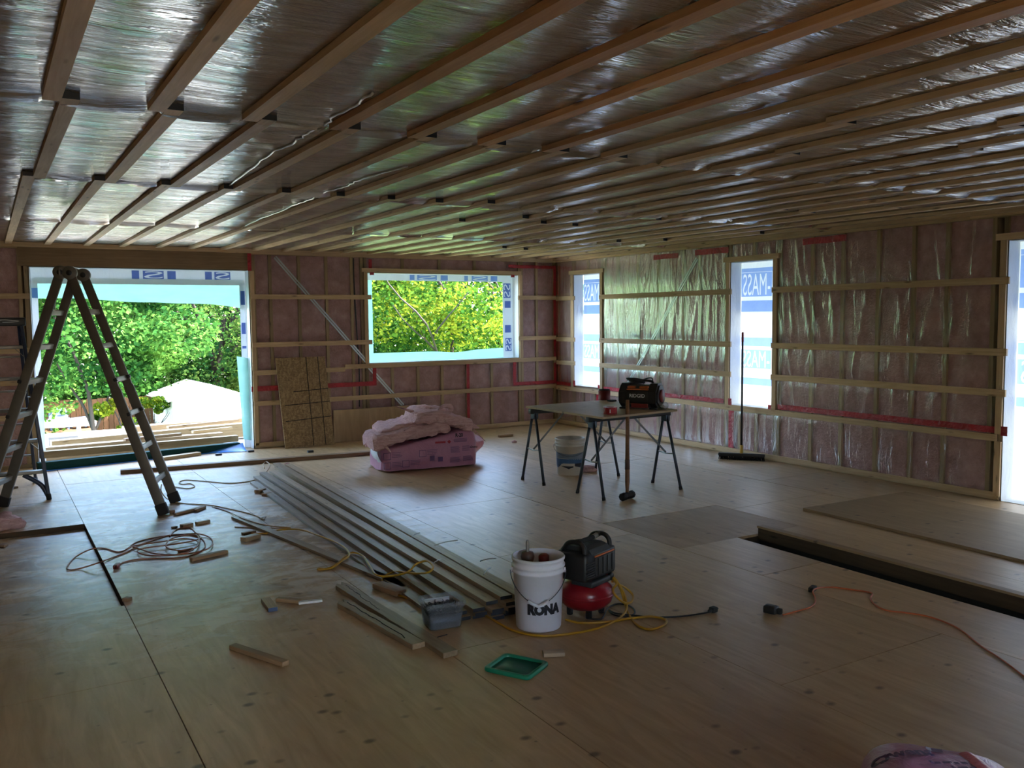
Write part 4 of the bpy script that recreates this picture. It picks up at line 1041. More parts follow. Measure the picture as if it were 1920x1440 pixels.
# gathered right end
mb = MB(); mb.grid(lambda i, j: BM @ Vector((BL/2+.0 + .20*j, .05+BD/2 + (BD/2)*(1-.75*j)*math.cos(2*PI*i) , .19 + .02*j + (.17*(1-.72*j))*math.sin(2*PI*i) + .012*math.sin(14*PI*i)*j)), 36, 6); o = obj('gathered_end', mb, M_bagred, t)
mb = MB(); mb.grid(lambda i, j: BM @ Vector((-BL/2-.02 - .05*math.sin(PI*j) , .03+.28*i, .10+.22*j + .01*math.sin(9*i+4*j))), 8, 8); o = obj('torn_flap', mb, M_wrap, t)
def batt(name, c, size, rz, ry, bend, seed):
    L, Wd, T = size
    M = BM @ Matrix.Translation(c) @ Matrix.Rotation(rz, 4, 'Z') @ Matrix.Rotation(ry, 4, 'Y')
    mb = MB()
    def fn(i, j):
        x = -L/2+L*i; ang = 2*PI*j
        def sup(a, p): return math.copysign(abs(a)**p, a)
        y = Wd/2*sup(math.cos(ang), .35); z = T/2*sup(math.sin(ang), .45)
        e = max(0, abs(i-.5)*2-.9)/.1; k = 1-.18*e
        q = Vector((x*5+seed, y*6, z*8)); n = noise.noise(q)*.024 + noise.noise(q*3.3)*.018 + noise.noise(q*9)*.009
        bz = bend*(1-(2*i-1)**2) - bend*.6
        return M @ Vector((x + n*.8*(e > 0), y*k + n, z*k + n + bz))
    mb.grid(fn, 70, 40)
    for i in (0, 1):
        ring = [fn(i, j/40) for j in range(40)]; ce = sum(ring, Vector())/40
        n0 = len(mb.v); mb.v += [tuple(v) for v in ring] + [tuple(ce + M.to_3x3() @ Vector(((.02 if i else -.02), 0, 0)))]
        for j in range(40): mb.f.append([n0+j, n0+(j+1) % 40, n0+40]); mb.m.append(0); mb.sm.append(False)
    return obj(name, mb, M_fluff, t)
batt('batt', (-.19, .27, .385), (.86, .50, .15), .02, -.17, .03, 1)
batt('batt', (-.10, .36, .455), (.80, .48, .11), -.04, -.14, .02, 2)
batt('batt', (.18, .27, .505), (.66, .48, .15), .03, .24, .045, 3)
batt('batt', (.10, .34, .60), (.34, .30, .07), .3, .10, .02, 4)
mb = MB()
mb.tube([BM @ Vector(p) for p in spline([(.12, .12, .60), (.17, .10, .655), (.24, .11, .66), (.27, .13, .615), (.24, .16, .59)], 6)], [.018]*12+[.03]*13, 8); obj('fibre_tuft', mb, M_fluff, t)
for k, (p, q, r) in enumerate((((-.13, .2, .60), (-.30, .22, .665), .02), ((.46, .12, .44), (.575, .09, .40), .045), ((.50, .10, .40), (.62, .02, .26), .012), ((-.52, .06, .33), (-.44, .0, .22), .03))):
    a, b = Vector(p), Vector(q); mb = MB()
    mb.tube([BM @ (a.lerp(b, s/8) + Vector((noise.noise(Vector((s, k, 1)))*.02, noise.noise(Vector((s, k, 2)))*.02, noise.noise(Vector((s, k, 3)))*.015))) for s in range(9)], [r*(1-.1*s) for s in range(9)], 7); obj('fibre_tuft', mb, M_fluff, t)
# printing on the front
def front(x, z, d=.004):
    j = (x+BL/2+.02)/(BL+.05); best = None
    for k in range(0, 41):
        p = BM.inverted() @ bag_fn(k/40*.3, j)
        if best is None or abs(p.z-z) < abs(best.z-z): best = p
    return BM @ Vector((x, min(best.y, -.006)-.010-d, z))
def fbox(nm, x0, x1, z0, z1, mat=M_print):
    mb = MB(); mb.grid(lambda i, j: front(x0+(x1-x0)*i, z0+(z1-z0)*j), 4, 2, 0, False); return obj(nm, mb, mat, bag)
def frame_(x0, x1, z0, z1, w=.005):
    for a in ((x0, x1, z0, z0+w), (x0, x1, z1-w, z1), (x0, x0+w, z0, z1), (x1-w, x1, z0, z1)): fbox('printed_diagram', *a)
def lines(x0, x1, z0, z1, n, mat=M_print):
    for k in range(n):
        z = z1-(z1-z0)*(k+.3)/n; fbox('printed_lines', x0, x1-random.random()*.2*(x1-x0), z-.0022, z+.0022, mat)
X = lambda px: -BL/2 + (px-720)/175*BL
text_mesh('lettering', 'R-20', .055, M_ink, bag, lambda x, y: front(X(868)+x*.8, .362+y-.012), .0018, align='RIGHT')
fbox('red_logo', X(814), X(834), .278, .298, M_printred)
mb = MB(); cx, cz = X(841), .288
mb.add([front(cx-.022, cz), front(cx, cz-.02), front(cx+.022, cz), front(cx, cz+.02)], [(0, 1, 2, 3)]); obj('red_diamond', mb, M_printred, bag)
lines(X(850), X(880), .275, .315, 4)
for px, z in ((717, .175), (717, .075), (751, .085), (783, .18)): frame_(X(px), X(px)+.075, z-.032, z+.04); lines(X(px)+.085, X(px)+.20, z-.02, z+.04, 4)
fbox('printed_code_block', X(803), X(812), .10, .155); fbox('printed_code_block', X(819), X(828), .085, .135)
lines(X(843), X(862), .165, .235, 7); lines(X(866), X(884), .175, .235, 5); lines(X(842), X(864), .06, .12, 7); lines(X(867), X(888), .07, .125, 7)
text_mesh('lettering', 'Owens', .035, M_ink, bag, lambda x, y: front(X(893)+x*.8-.02, .215+y), .001)

t = thing('insulation_bag', 'lilac-pink plastic insulation bag cut off by the bottom right corner of the picture', 'insulation bag', (1.97, 1.17, 0))
def pill(i, j):
    a = 2*PI*i; s = -1+2*j; x = .55*math.copysign(abs(math.sin(s*PI/2))**.8, s); e = max(0.0, 1-abs(s)**6)**.5
    def sup(v, p): return math.copysign(abs(v)**p, v)
    y = .225*sup(math.cos(a), .6)*e; z = .165 + .165*sup(math.sin(a), .6)*e
    n = noise.noise(Vector((x*5, y*6, z*7)))*.012
    return Vector((x, y+n, max(0, z+n)))
TILT = Matrix.Rotation(.72, 4, 'Z')
mb = MB(); mb.grid(lambda i, j: TILT @ pill(i, j), 40, 36); bag2 = obj('bag', mb, M_bag2, t)
def top2(x, y):      # lettering lies on the top of the bag: x along its length, y across
    j = (math.asin(max(-1, min(1, x/.55)))/(PI/2)+1)/2
    best = min((pill(k/80, j) for k in range(0, 41)), key=lambda p: abs(p.y-y) if p.z > .17 else 9)
    return TILT @ Vector((x, y, best.z+.006))
def q2(nm, x0, x1, y0, y1, mat=M_print):
    mb = MB(); mb.grid(lambda i, j: top2(x0+(x1-x0)*i, y0+(y1-y0)*j), 6, 3, 0, False); return obj(nm, mb, mat, bag2)
# the lines of print run across the bag
text_mesh('lettering', 'Owens', .062, M_print, bag2, lambda x, y: top2(.405 + y*.92 + x*.38, .105 - x*.92 + y*.38), .0025)
q2('printed_block', .455, .49, -.01, .035)
def q3(x0, x1, y0, y1):      # short printed dashes parallel to the lettering
    mb = MB(); mb.grid(lambda i, j: top2(.365 + (y0+(y1-y0)*j)*.92 + (x0+(x1-x0)*i)*.38, .02 - (x0+(x1-x0)*i)*.92 + (y0+(y1-y0)*j)*.38), 4, 2, 0, False); return obj('printed_lines', mb, M_print, bag2)
for k, ws in enumerate(((-.02, .02, .055, .075, .10), (.03, .05, .085, .11))):
    for a, b in zip(ws, ws[1:]): q3(a, b-.006, -.027*k, -.027*k+.013)
mb = MB(); mb.grid(lambda i, j: top2(.47-.24*i, -.05-.05*j-.09*i) + Vector((0, 0, .010*math.sin(PI*j))), 10, 6); obj('plastic_fold', mb, M_bagred, bag2)

# =================================================================== PAILS, TUB, LID
def pail(name, label, loc, r0, r1, h, mat, rz, bail_down=True, liquid=None):
    t = thing(name, label, 'pail', loc, rz)
    w = .004; rr = lambda z: r0+(r1-r0)*z/h
    prof = [(0, .004), (r0-.012, .004), (r0-.012, 0), (r0-.003, .0), (r0, .006), (rr(h*.78), h*.78), (rr(h*.78)+.006, h*.785), (rr(h*.81)+.006, h*.81), (rr(h*.815), h*.815), (rr(h*.86), h*.86), (rr(h*.86)+.008, h*.865), (rr(h*.885)+.008, h*.885), (rr(h*.89), h*.89), (r1, h*.955), (r1+.005, h*.96), (r1+.006, h*.985), (r1+.002, h), (r1-.004, h), (rr(h*.5)-w, h*.5), (r0-w, .02), (0, .012)]
    mb = MB(); mb.lathe(prof, 48, cap=False); o = obj('body', mb, mat, t)
    return t
# the branded white pail
pp = (F(960, 1172)+F(1055, 1172))/2; pp = F(1010, 1172); pp.z = 0
cb = Vector((-pp.x, -pp.y, 0)).normalized(); ang = math.atan2(cb.y, cb.x)      # turn so local +X faces the viewer
PH, PR0, PR1 = .372, .117, .133
t = pail('pail', 'white plastic pail with black lettering, wire bail hanging in front, by the red compressor', pp, PR0, PR1, PH, M_white, ang)
def on_pail(x, y, z0, d=.0012):
    z = z0+y; r = PR0+(PR1-PR0)*z/PH + d; a = x/r; return Vector((r*math.cos(a), r*math.sin(a), z))
text_mesh('lettering', 'RONA', .068, M_ink, t, lambda x, y: on_pail(x*.9+.030, y, .118), .0055)
bw = []
for k in range(25):
    u = -1+2*k/24; a = u*PI*.47
    drop = .155*math.cos(a)**1.0 if abs(u) < 1 else 0
    bw.append(Vector(((PR1+.010)*math.cos(a)+.0, (PR1+.012)*math.sin(a), PH*.80 - .150*(1-abs(u)**1.3))))
mb = MB(); mb.tube(bw, .0022, 6); bl = obj('bail', mb, M_steel, t)
mb = MB(); mb.tube([v + Vector((.002, 0, 0)) for v in bw[9:16]], .009, 8); obj('bail_grip', mb, M_white, bl)
for s in (-1, 1): mb = MB(); mb.lathe([(0, 0), (.014, 0), (.014, .012), (0, .012)], 14, cap=False, M=Matrix.Translation((.012, s*(PR1-.004), PH*.80)) @ Matrix.Rotation(-s*PI/2, 4, 'X')); obj('bail_ear', mb, M_white, t)
# tools standing in the pail
tl = thing('hand_tool', 'brown hand tool with an upright grey shaft standing in the white pail', 'tool', pp + cb*(-.03) + Vector((-cb.y, cb.x, 0))*(-.055) + Vector((0, 0, .016)))
mb = MB(); mb.lathe([(0, 0), (.018, 0), (.018, .26), (.014, .30), (.03, .315), (.036, .34), (.030, .362), (0, .368)], 18, cap=False); obj('body', mb, M_tooltan, tl)
mb = MB(); mb.lathe([(.009, .36), (.009, .415), (.006, .425), (0, .427)], 12, cap=False); obj('shaft', mb, M_alu, tl)
tl = thing('hand_tool', 'dark red-brown tool handle lying low inside the white pail', 'tool', pp + cb*(-.055) + Vector((-cb.y, cb.x, 0))*.03 + Vector((0, 0, .016)))
mb = MB(); mb.lathe([(0, 0), (.02, 0), (.02, .24), (.028, .30), (.028, .335), (.02, .345), (0, .346)], 16, cap=False); obj('handle', mb, M_reddark, tl)
# pail under the table
p2 = F(1069, 888); p2.z = 0
cb2 = Vector((-p2.x, -p2.y, 0)).normalized(); ang2 = math.atan2(cb2.y, cb2.x)
t = pail('pail', 'cream plastic pail with a torn blue label, standing under the work table', p2, .130, .148, .37, M_cream, ang2)
def lab(nm, a0, a1, z0, z1, mat, n=18, d=.0015):
    mb = MB()
    def fn(i, j):
        z = z0(i) + (z1(i)-z0(i))*j; r = .130+.018*z/.37 + d; a = a0+(a1-a0)*i; return Vector((r*math.cos(a), r*math.sin(a), z))
    mb.grid(fn, n, 2); return obj(nm, mb, mat, t)
lab('grey_label', -1.6, 1.4, lambda i: .165+.01*math.sin(5*i), lambda i: .225+.006*math.sin(9*i), M_greylabel)
lab('blue_label', -1.5, 1.5, lambda i: .125 - .05*max(0, math.sin(i*9+.5)), lambda i: .17, M_bluelabel)
lab('torn_black_label', -1.0, .25, lambda i: .068+.05*abs(i-.72)**.8, lambda i: .098+.0*i, M_ink, d=.003)
lab('torn_black_label', .35, 1.3, lambda i: .085+.03*abs(i-.4), lambda i: .125, M_ink, d=.003)
bw = [Vector((.155*math.cos(a)+.0, .168*math.sin(a), .30 - .10*math.cos(a*1.0)*(1 if abs(a) < 1.5 else 0))) for a in [(-1.57+3.14*k/20) for k in range(21)]]
mb = MB(); mb.tube(bw, .002, 6); obj('bail', mb, M_steel, t)
for s in (-1, 1): mb = MB(); mb.cbox((0, s*.152, .30), (.03, .02, .03), .006); obj('bail_ear', mb, M_cream, t)
# clear tub of nails
tp = (F(800, 1192)+F(862, 1182)+F(795, 1160)+F(858, 1155))/4; tp.z = 0
trz = math.atan2((F(865, 1180)-F(800, 1190)).y, (F(865, 1180)-F(800, 1190)).x)
t = thing('nail_tub', 'clear square plastic tub half full of dark nails with a white label inside', 'tub', tp, trz)
def rsq(h, r=.025, n=5):
    out = []
    for cx, cy, a0 in ((h-r, h-r, 0), (-h+r, h-r, PI/2), (-h+r, -h+r, PI), (h-r, -h+r, 1.5*PI)):
        for k in range(n+1): a = a0+PI/2*k/n; out.append((cx+r*math.cos(a), cy+r*math.sin(a)))
    return out
def rloft(mb, levels, mi=0, cap0=True, cap1=False):
    rings = [[(x, y*.86, z) for x, y in rsq(h)] for h, z in levels]; n = len(rings[0]); vs = [v for r in rings for v in r]
    fs = [(j*n+k, j*n+(k+1) % n, (j+1)*n+(k+1) % n, (j+1)*n+k) for j in range(len(rings)-1) for k in range(n)]
    if cap0: fs.append(tuple(reversed(range(n))))
    if cap1: fs.append(tuple(range((len(rings)-1)*n, len(rings)*n)))
    mb.add(vs, fs, mi, True); return mb
obj('body', rloft(MB(), [(.085, .002), (.087, .012), (.098, .115), (.108, .118), (.109, .140), (.105, .142), (.097, .142), (.095, .118)]), M_clear, t)
mb = rloft(MB(), [(.082, .006), (.091, .075)], 0, True, True)
rn = random.Random(7)
for k in range(420):
    p = Vector((rn.uniform(-.082, .082), rn.uniform(-.068, .068), .076 + rn.random()*.016)); d = Vector((rn.gauss(0, 1), rn.gauss(0, 1), rn.gauss(0, .45))).normalized()*.03
    a, b = p-d, p+d
    a.x = max(-.088, min(.088, a.x)); b.x = max(-.088, min(.088, b.x)); a.y = max(-.074, min(.074, a.y)); b.y = max(-.074, min(.074, b.y)); a.z = max(.06, a.z); b.z = max(.06, b.z)
    mb.tube([a, b], .0019, 4)
o = obj('nails', mb, M_nails, t); o['kind'] = 'stuff'
mb = MB(); mb.grid(lambda i, j: (-.07+.14*i, .079+.006*j, .066+.055*j), 4, 2); obj('label_sheet', mb, M_label, t)
n1, n2 = F(815, 1197), F(840, 1197)
mb = MB(); mb.tube([(0, 0, .0025), (.075, .01, .0025)], .0023, 6); mb.lathe([(0, 0), (.005, 0), (.005, .0015), (0, .0015)], 8, cap=False, M=Matrix.Translation((0, 0, .005)) @ Matrix.Rotation(PI/2, 4, 'Y')); tag(obj('nail', mb, M_nails, loc=n1), 'single steel nail on the floor in front of the clear tub', 'nail')
# green lid
lc = (F(912, 1260)+F(945, 1228)+F(1027, 1245)+F(990, 1280))/4; lc.z = 0
lv = F(1027, 1245)-F(945, 1228)
t = thing('tub_lid', 'green square plastic lid lying on the floor in front of the white pail', 'lid', lc, math.atan2(lv.y, lv.x))
obj('panel', rloft(MB(), [(.098, .003), (.098, .008)], 0, True, True), M_greendk, t)
mb = MB(); rings = [(.116, .0), (.119, .004), (.118, .016), (.113, .019), (.102, .019), (.098, .016), (.098, .004)]; rloft(mb, rings, 0, False, False); obj('rim', mb, M_green, t)

# =================================================================== PANCAKE COMPRESSOR
cp = F(1098, 1150); cp.z = 0
t = thing('air_compressor', 'red pancake air compressor with black shroud and carry handle behind the white pail', 'compressor', cp, .36); t.scale = (.75, .75, .75)
TR_ = .20
prof = [(0, .045), (.08, .046), (.145, .065), (.187, .105), (TR_, .155), (.19, .205), (.15, .242), (.08, .262), (0, .264)]
mb = MB(); mb.lathe(prof, 40, cap=False); obj('tank', mb, M_redpaint, t)
mb = MB(); mb.lathe([(TR_-.001, .146), (TR_+.003, .149), (TR_+.003, .161), (TR_-.001, .164)], 40, cap=False); obj('weld_band', mb, M_redpaint, t)
for a in (PI*.25, PI*.75, PI*1.25, PI*1.75):
    x, y = .115*math.cos(a), .115*math.sin(a)
    mb = MB(); mb.cbox((x, y, .055), (.035, .035, .09), .006); l = obj('leg', mb, M_black, t)
    mb = MB(); mb.lathe([(.018, 0), (.022, .004), (.022, .014), (.016, .018)], 14, M=Matrix.Translation((x, y, 0))); obj('rubber_foot', mb, M_blackmat, l)
mb = MB(); mb.cbox((-.02, -.06, .262), (.24, .18, .04), .012); obj('deck_plate', mb, M_darkgrey, t)
for x in (-.10, .12):
    mb = MB(); mb.cbox((x, -.09, .27), (.03, .05, .09), .008); obj('red_bracket', mb, M_redpaint, t)
SZ = .285
mb = MB(); mb.cbox((0, 0, SZ+.10), (.40, .27, .20), .030); sh = obj('shroud', mb, M_black, t)
mb = MB(); mb.prism([(-.135, 0), (.135, 0), (.135, .0), (.11, .03), (.06, .042), (-.06, .042), (-.11, .03), (-.135, 0)][0:2] + [(.11, .03), (.06, .042), (-.06, .042), (-.11, .03)], -.12, .12, 0, Matrix(((0, 0, 1, 0), (1, 0, 0, 0), (0, 1, 0, SZ+.19), (0, 0, 0, 1)))); obj('domed_top', mb, M_darkgrey, t)
mb = MB(); mb.cbox((.035, -.138, SZ+.095), (.24, .012, .13), .004); gp = obj('grille_panel', mb, M_darkgrey, t)
for k in range(4): mb = MB(); mb.box((-.055+.06*k, -.146, SZ+.095), (.004, .006, .12)); obj('grille_bar', mb, M_black, gp)
for k in range(7): bar('vent_slat', (-.19, -.137, SZ+.035+.017*k), (-.09, -.137, SZ+.035+.017*k), .012, .006, M_darkgrey, sh)
mb = MB(); mb.cbox((.035, -.140, SZ+.172), (.25, .010, .012), .003); obj('trim_bar', mb, M_orangetrim, t)
# carry handle: two arches and a grip
for x in (-.155, .165):
    pts = spline([(x, -.10, SZ+.185), (x, -.095, SZ+.235), (x, -.06, SZ+.268), (x, 0, SZ+.27), (x, .05, SZ+.25), (x, .09, SZ+.19)], 5)
    mb = MB(); mb.tube(pts, .017, 8); obj('handle_arch', mb, M_black, t)
mb = MB(); mb.tube([(-.155, -.02, SZ+.272), (-.07, -.02, SZ+.262), (.09, -.02, SZ+.262), (.165, -.02, SZ+.272)], [.018, .017, .017, .018], 10); h = obj('handle_grip', mb, M_blackmat, t)
mb = MB(); mb.tube([(.07, -.02, SZ+.262), (.115, -.02, SZ+.267)], .020, 10); obj('grey_wrap', mb, M_alu, h)
def on_tank(a, z, d=.002):
    for (r0, z0), (r1, z1) in zip(prof, prof[1:]):
        if z0 <= z <= z1: r = r0+(r1-r0)*(z-z0)/max(1e-6, z1-z0); return Vector(((r+d)*math.cos(a), (r+d)*math.sin(a), z))
for nm, a0, a1, z0, z1, m in (('warning_label', -1.02, -.86, .205, .236, M_label), ('faint_label', -1.55, -1.25, .19, .215, M_reddark)):
    mb = MB(); mb.grid(lambda i, j: on_tank(a0+(a1-a0)*i, z0+(z1-z0)*j), 6, 4); obj(nm, mb, m, t)
mb = MB(); mb.lathe([(0, 0), (.028, 0), (.028, .02), (0, .02)], 20, cap=False, M=Matrix.Translation((.13, -.12, .265)) @ Matrix.Rotation(PI/2, 4, 'X')); g = obj('pressure_gauge', mb, M_black, t)
mb = MB(); mb.tube([(.17, -.05, .25), (.21, -.07, .25)], .012, 8); obj('hose_coupler', mb, M_alu, t)

# =================================================================== LONG LUMBER PILE
PL = 'weathered strapping in the long pile'
FA = Vector((2.24, 8.72, 0)); NA = Vector((2.02, 4.14, 0))
colsx = [  # near x, far x, near y, far y, layers
    (2.015, 2.185, 4.10, 8.55, 1), (2.105, 2.265, 4.03, 8.72, 2), (2.185, 2.345, 4.02, 8.86, 3), (2.262, 2.425, 3.99, 8.70, 4), (2.345, 2.55, 3.96, 9.02, 5), (2.42, 2.64, 3.97, 8.98, 5)]
cname = ['leftmost', 'second', 'third', 'fourth', 'fifth', 'rightmost']
lname = ['bottom', 'second', 'third', 'fourth', 'topmost']
rp = random.Random(21)
for ci, (nx, fx, ny, fy, L) in enumerate(colsx):
    for l in range(L):
        j = rp.uniform(-.004, .004); jl = rp.uniform(-.06, .05)
        z = .0105 + .0205*l
        m = M_pile_pale if (ci == 3 and l == 3) else M_pile
        lay = 'only layer' if L == 1 else ('topmost layer' if l == L-1 else lname[l] + ' layer')
        xt = {(0, 0): 'whitish ', (3, 3): 'pale clean '}.get((ci, l), 'weathered ')
        o = bar('lumber_strip', (nx+j, ny+jl, z), (fx-j, fy+jl*1.5, z), .070, .019, m, None, ends=M_endpaint)
        tag(o, '%sspruce strip, %s of the %s row of the long lumber pile' % (xt, lay, cname[ci]), 'lumber', PL)
ZG = 'white ties lying on the lumber pile'
for k, (a, b, zz) in enumerate((((772, 1007), (787, 999), .115), ((815, 1022), (858, 1013), .115), ((900, 1052), (930, 1047), .115), ((813, 1055), (833, 1048), .095), ((907, 1077), (920, 1064), .12))):
    p, q = F(*a, zz), F(*b, zz); mb = MB(); mid = (p+q)/2 + Vector((0, 0, .006)); o0 = p.copy()
    mb.tube([v - o0 for v in spline([p, mid, q], 4)], .0035, 5)
    tag(obj('tie_strip', mb, M_zip, loc=o0), ['white plastic tie strip farthest up the lumber pile', 'longest white plastic tie strip, right side of the lumber pile', 'white tie strip on the lumber pile just left of the pail rim', 'short white tie on the pile by the yellow hose loop', 'bent white tie strip on the pile nearest the white pail'][k], 'tie', ZG)

# loose long sticks
def stick(name, label, a, b, w, h, m, za=None, cat='board', group=None, ends=None, bev=0.0):
    p, q = F(*a), F(*b); za = h/2+.001 if za is None else za
    p.z = q.z = za
    return tag(bar(name, p, q, w, h, m, None, ends=ends, bev=bev), label, cat, group)
stick('board', 'long thin stick left of the lumber pile, the yellow hose lies over its end', (441, 972), (762, 1104), .065, .019, M_pile)
stick('board', 'short brown block under the near end of the long thin stick', (708, 1101), (752, 1117), .075, .03, M_brown, bev=.004)
stick('board', 'long transverse plank on the floor before the big opening', (226, 888), (700, 852), .09, .04, M_brown)
stick('board', 'short pale board by the right ladder leg at the opening', (303, 863), (373, 853), .10, .036, M_pale)
def cracked(name, label, a, b, w, h, seed, cr=.003, cl=.85):
    p, q = F(*a), F(*b); M, L = barM(p + Vector((0, 0, h/2+.001)), q + Vector((0, 0, h/2+.001)))
    mb = MB(); rn = random.Random(seed); n = 14
    top = [(-L/2+L*i/n, w/2 + rn.uniform(-.003, .003)) for i in range(n+1)]
    bot = [(-L/2+L*i/n, -w/2 + rn.uniform(-.003, .003)) for i in range(n, -1, -1)]
    poly = top + bot + [(-L/2-.03, -w*.2), (-L/2+.01, w*.05), (-L/2-.05, w*.3)]
    mb.prism(poly, -h/2, h/2)
    o = tag(obj(name, mb, M_pile, M=M), label, 'board')
    mb = MB(); pts = [(-L/2*.95 + L*cl*i/n, w*(.18 - .36*i/n) + rn.uniform(-.006, .006), h/2) for i in range(n+1)]
    for u, v in zip(pts, pts[1:]): mb.tube([u, v], cr, 4)
    c = obj('split', mb, M_marker, o); return o
cracked('board', 'split stick with ragged end lying left of the clear tub, the longer of the two', (640, 1104), (845, 1232), .075, .026, 3, .0016, .4)
cracked('board', 'split stick lying left of the clear tub, the shorter one with a dark crack', (644, 1137), (785, 1216), .07, .026, 6)
OG = 'wood offcuts on the floor'
offs = [((436, 1216), (536, 1249), .04, .022, M_offcut, 'narrow reddish offcut lying alone on the near left floor'),
        ((520, 1127), (563, 1131), .035, .02, M_offcut, 'reddish offcut left of the two split sticks'),
        ((358, 1052), (425, 1037), .045, .022, M_offcut, 'warped offcut below the orange cord coil'),
        ((456, 1016), (484, 1008), .06, .03, M_pile, 'square cut block left of the long thin stick, nearer one'),
        ((455, 1004), (478, 999), .04, .02, M_brown, 'dark block just behind the square cut block'),
        ((328, 967), (384, 952), .035, .02, M_offcut, 'offcut stick pointing away from the right ladder foot'),
        ((366, 960), (383, 953), .03, .02, M_brown, 'small dark chip beside the stick at the ladder foot'),
        ((340, 990), (360, 986), .05, .025, M_offcut, 'bent dark offcut above the orange cord coil'),
        ((368, 984), (392, 979), .04, .022, M_pile, 'twin offcut right of the bent one above the cord coil'),
        ((323, 991), (331, 989), .03, .012, M_brown, 'tiny chip left of the bent offcut above the coil'),
        ((318, 963), (328, 962), .04, .03, M_brown, 'small block touching the right ladder foot'),
        ((482, 925), (494, 921), .06, .03, M_offcut, 'block with dark end at the far left of the lumber pile'),
        ((494, 930), (506, 927), .05, .022, M_brown, 'reddish chip at the far left end of the lumber pile'),
        ((1018, 1230), (1058, 1228), .05, .02, M_pile_pale, 'pale square-cut offcut right behind the green lid'),
        ((935, 820), (961, 818), .05, .03, M_offcut, 'small wooden block on the floor right of the pink bag'),
        ((404, 854), (416, 853), .04, .02, M_endpaint, 'small dark chip on the bright floor right of the pale board'),
        ((465, 848), (476, 847), .04, .02, M_endpaint, 'small dark chip at the corner of the big opening'),
        ((577, 849), (587, 848), .04, .025, M_endpaint, 'small dark chip in front of the leaning strand board'),
        ((14, 918), (32, 915), .05, .02, M_brown, 'reddish chip behind the left legs of the aluminium ladder'),
        ((2, 1017), (10, 1013), .04, .02, M_brown, 'brown chip at the left edge of the recess'),
        ((234, 1129), (243, 1125), .04, .02, M_brown, 'brown chip at the near corner of the recess'),
        ((22, 1162), (50, 1158), .012, .008, M_brown, 'thin splinter on the near left floor'),
        ((334, 1036), (362, 1030), .02, .012, M_offcut, 'thin splinter under the orange cord coil'),
        ((1126, 1140), (1131, 1128), .02, .02, M_brown, 'brown chip lying under the compressor')]
for a, b, w, h, m, lb in offs:
    p, q = F(*a), F(*b)
    if (q-p).length < .03: q = p + (q-p).normalized()*.04
    z0 = h/2+.001 + (-.042 if (XA > p.x > -.6 and 5.3 < p.y < 7.6) else 0)
    p.z = q.z = z0
    tag(bar('offcut', p, q, w, h, m, None, bev=min(.003, h*.15)), lb, 'offcut', OG)
# white-edged splinter and blue-ended block
p, q = F(560, 1133), F(604, 1128); p.z = q.z = .008; o = tag(bar('offcut', p, q, .03, .012, M_zip), 'white-faced splinter by the reddish offcut left of the split sticks', 'offcut', OG)
p, q = F(498, 1128), F(512, 1147); p.z = q.z = .012; o = tag(bar('offcut', p, q, .05, .022, M_pile, None, ends=M_bluepaint), 'block with a blue painted end on the floor left of the split sticks', 'offcut', OG)

# pink insulation scraps
def scrap(label, loc, r, seed):
    bm = bmesh.new(); bmesh.ops.create_icosphere(bm, subdivisions=3, radius=r); mb = MB()
    vs = []
    for v in bm.verts:
        q = v.co/r; n = 1+.45*noise.noise(q*2+Vector((seed, 0, 0))) + .25*noise.noise(q*6+Vector((0, seed, 0))); vs.append(Vector((q.x*r*n*1.3, q.y*r*n, max(-.35*r, q.z*r*n*.7) + .35*r)))
    bm.verts.index_update(); mb.add(vs, [[v.index for v in f.verts] for f in bm.faces], 0, True); bm.free()
    return tag(obj('insulation_scrap', mb, M_fluff, loc=loc), label, 'scrap', 'pink insulation scraps on the floor')
scrap('pink insulation tuft at the left edge of the picture behind the recess', F(6, 992), .11, 1)
scrap('pink insulation tuft behind the cream pail under the table', F(1104, 884), .06, 2)
scrap('small pink insulation tuft right of the pink bag', F(964, 830), .03, 3)
scrap('tiny pink fibre scrap near the far end of the lumber pile', F(538, 871), .02, 4)

# =================================================================== SHEET GOODS
def slab(name, label, pts, z0, th, m, cat):
    c = sum((Vector((p[0], p[1], 0)) for p in pts), Vector())/len(pts); mb = MB(); mb.prism([(p[0]-c.x, p[1]-c.y) for p in pts], 0, th)
    return tag(obj(name, mb, m, loc=(c.x, c.y, z0)), label, cat)
slab('plywood_sheet', 'loose tan plywood sheet lying on the floor at the right, by the door-height window', [(5.66, 4.84), (5.60, 2.40), (6.84, 2.40), (6.93, 4.80)], .001, .02, M_plyedge, 'plywood')
# strand board leaning on the wall
t = thing('strand_board', 'strand board with black marker grid leaning on the back wall', 'board', (3.44, 10.68, 0))
bx = Vector((1, .06, 0)).normalized(); upv = Vector((-.045, .165, 1.12)).normalized(); nn = bx.cross(upv).normalized(); upv = nn.cross(bx) if False else upv
OM = Matrix((bx, nn, upv)).transposed().to_4x4()
WB, HB = .645, 1.13
mb = MB()
def ob(x, z, d): return OM @ Vector((x, d, z))
vs = [ob(x, z, d) for x in (-WB/2, WB/2) for d in (0, .011) for z in (0.003, HB)]
mb.add(vs, [(0,1,3,2), (4,6,7,5), (0,4,5,1), (2,3,7,6), (0,2,6,4), (1,5,7,3)]); pn = obj('panel', mb, M_osb, t)
sgn = -.0015 if nn.y > 0 else .0125
for x0, z0, x1, z1 in ((.045, 0.0, .07, HB), (.205, 0.0, .225, HB), (-.14, .70, .32, .72), (-.27, .535, .32, .555), (-.28, .335, .32, .365)):
    a, b = ob(x0, max(.01, z0), sgn), ob(x1, z1, sgn); mb = MB(); mb.tube([a, b], .0045, 4); obj('marker_line', mb, M_marker, pn)
slab_p = [PY(628, 770, 10.80), PY(760, 762, 10.80)]
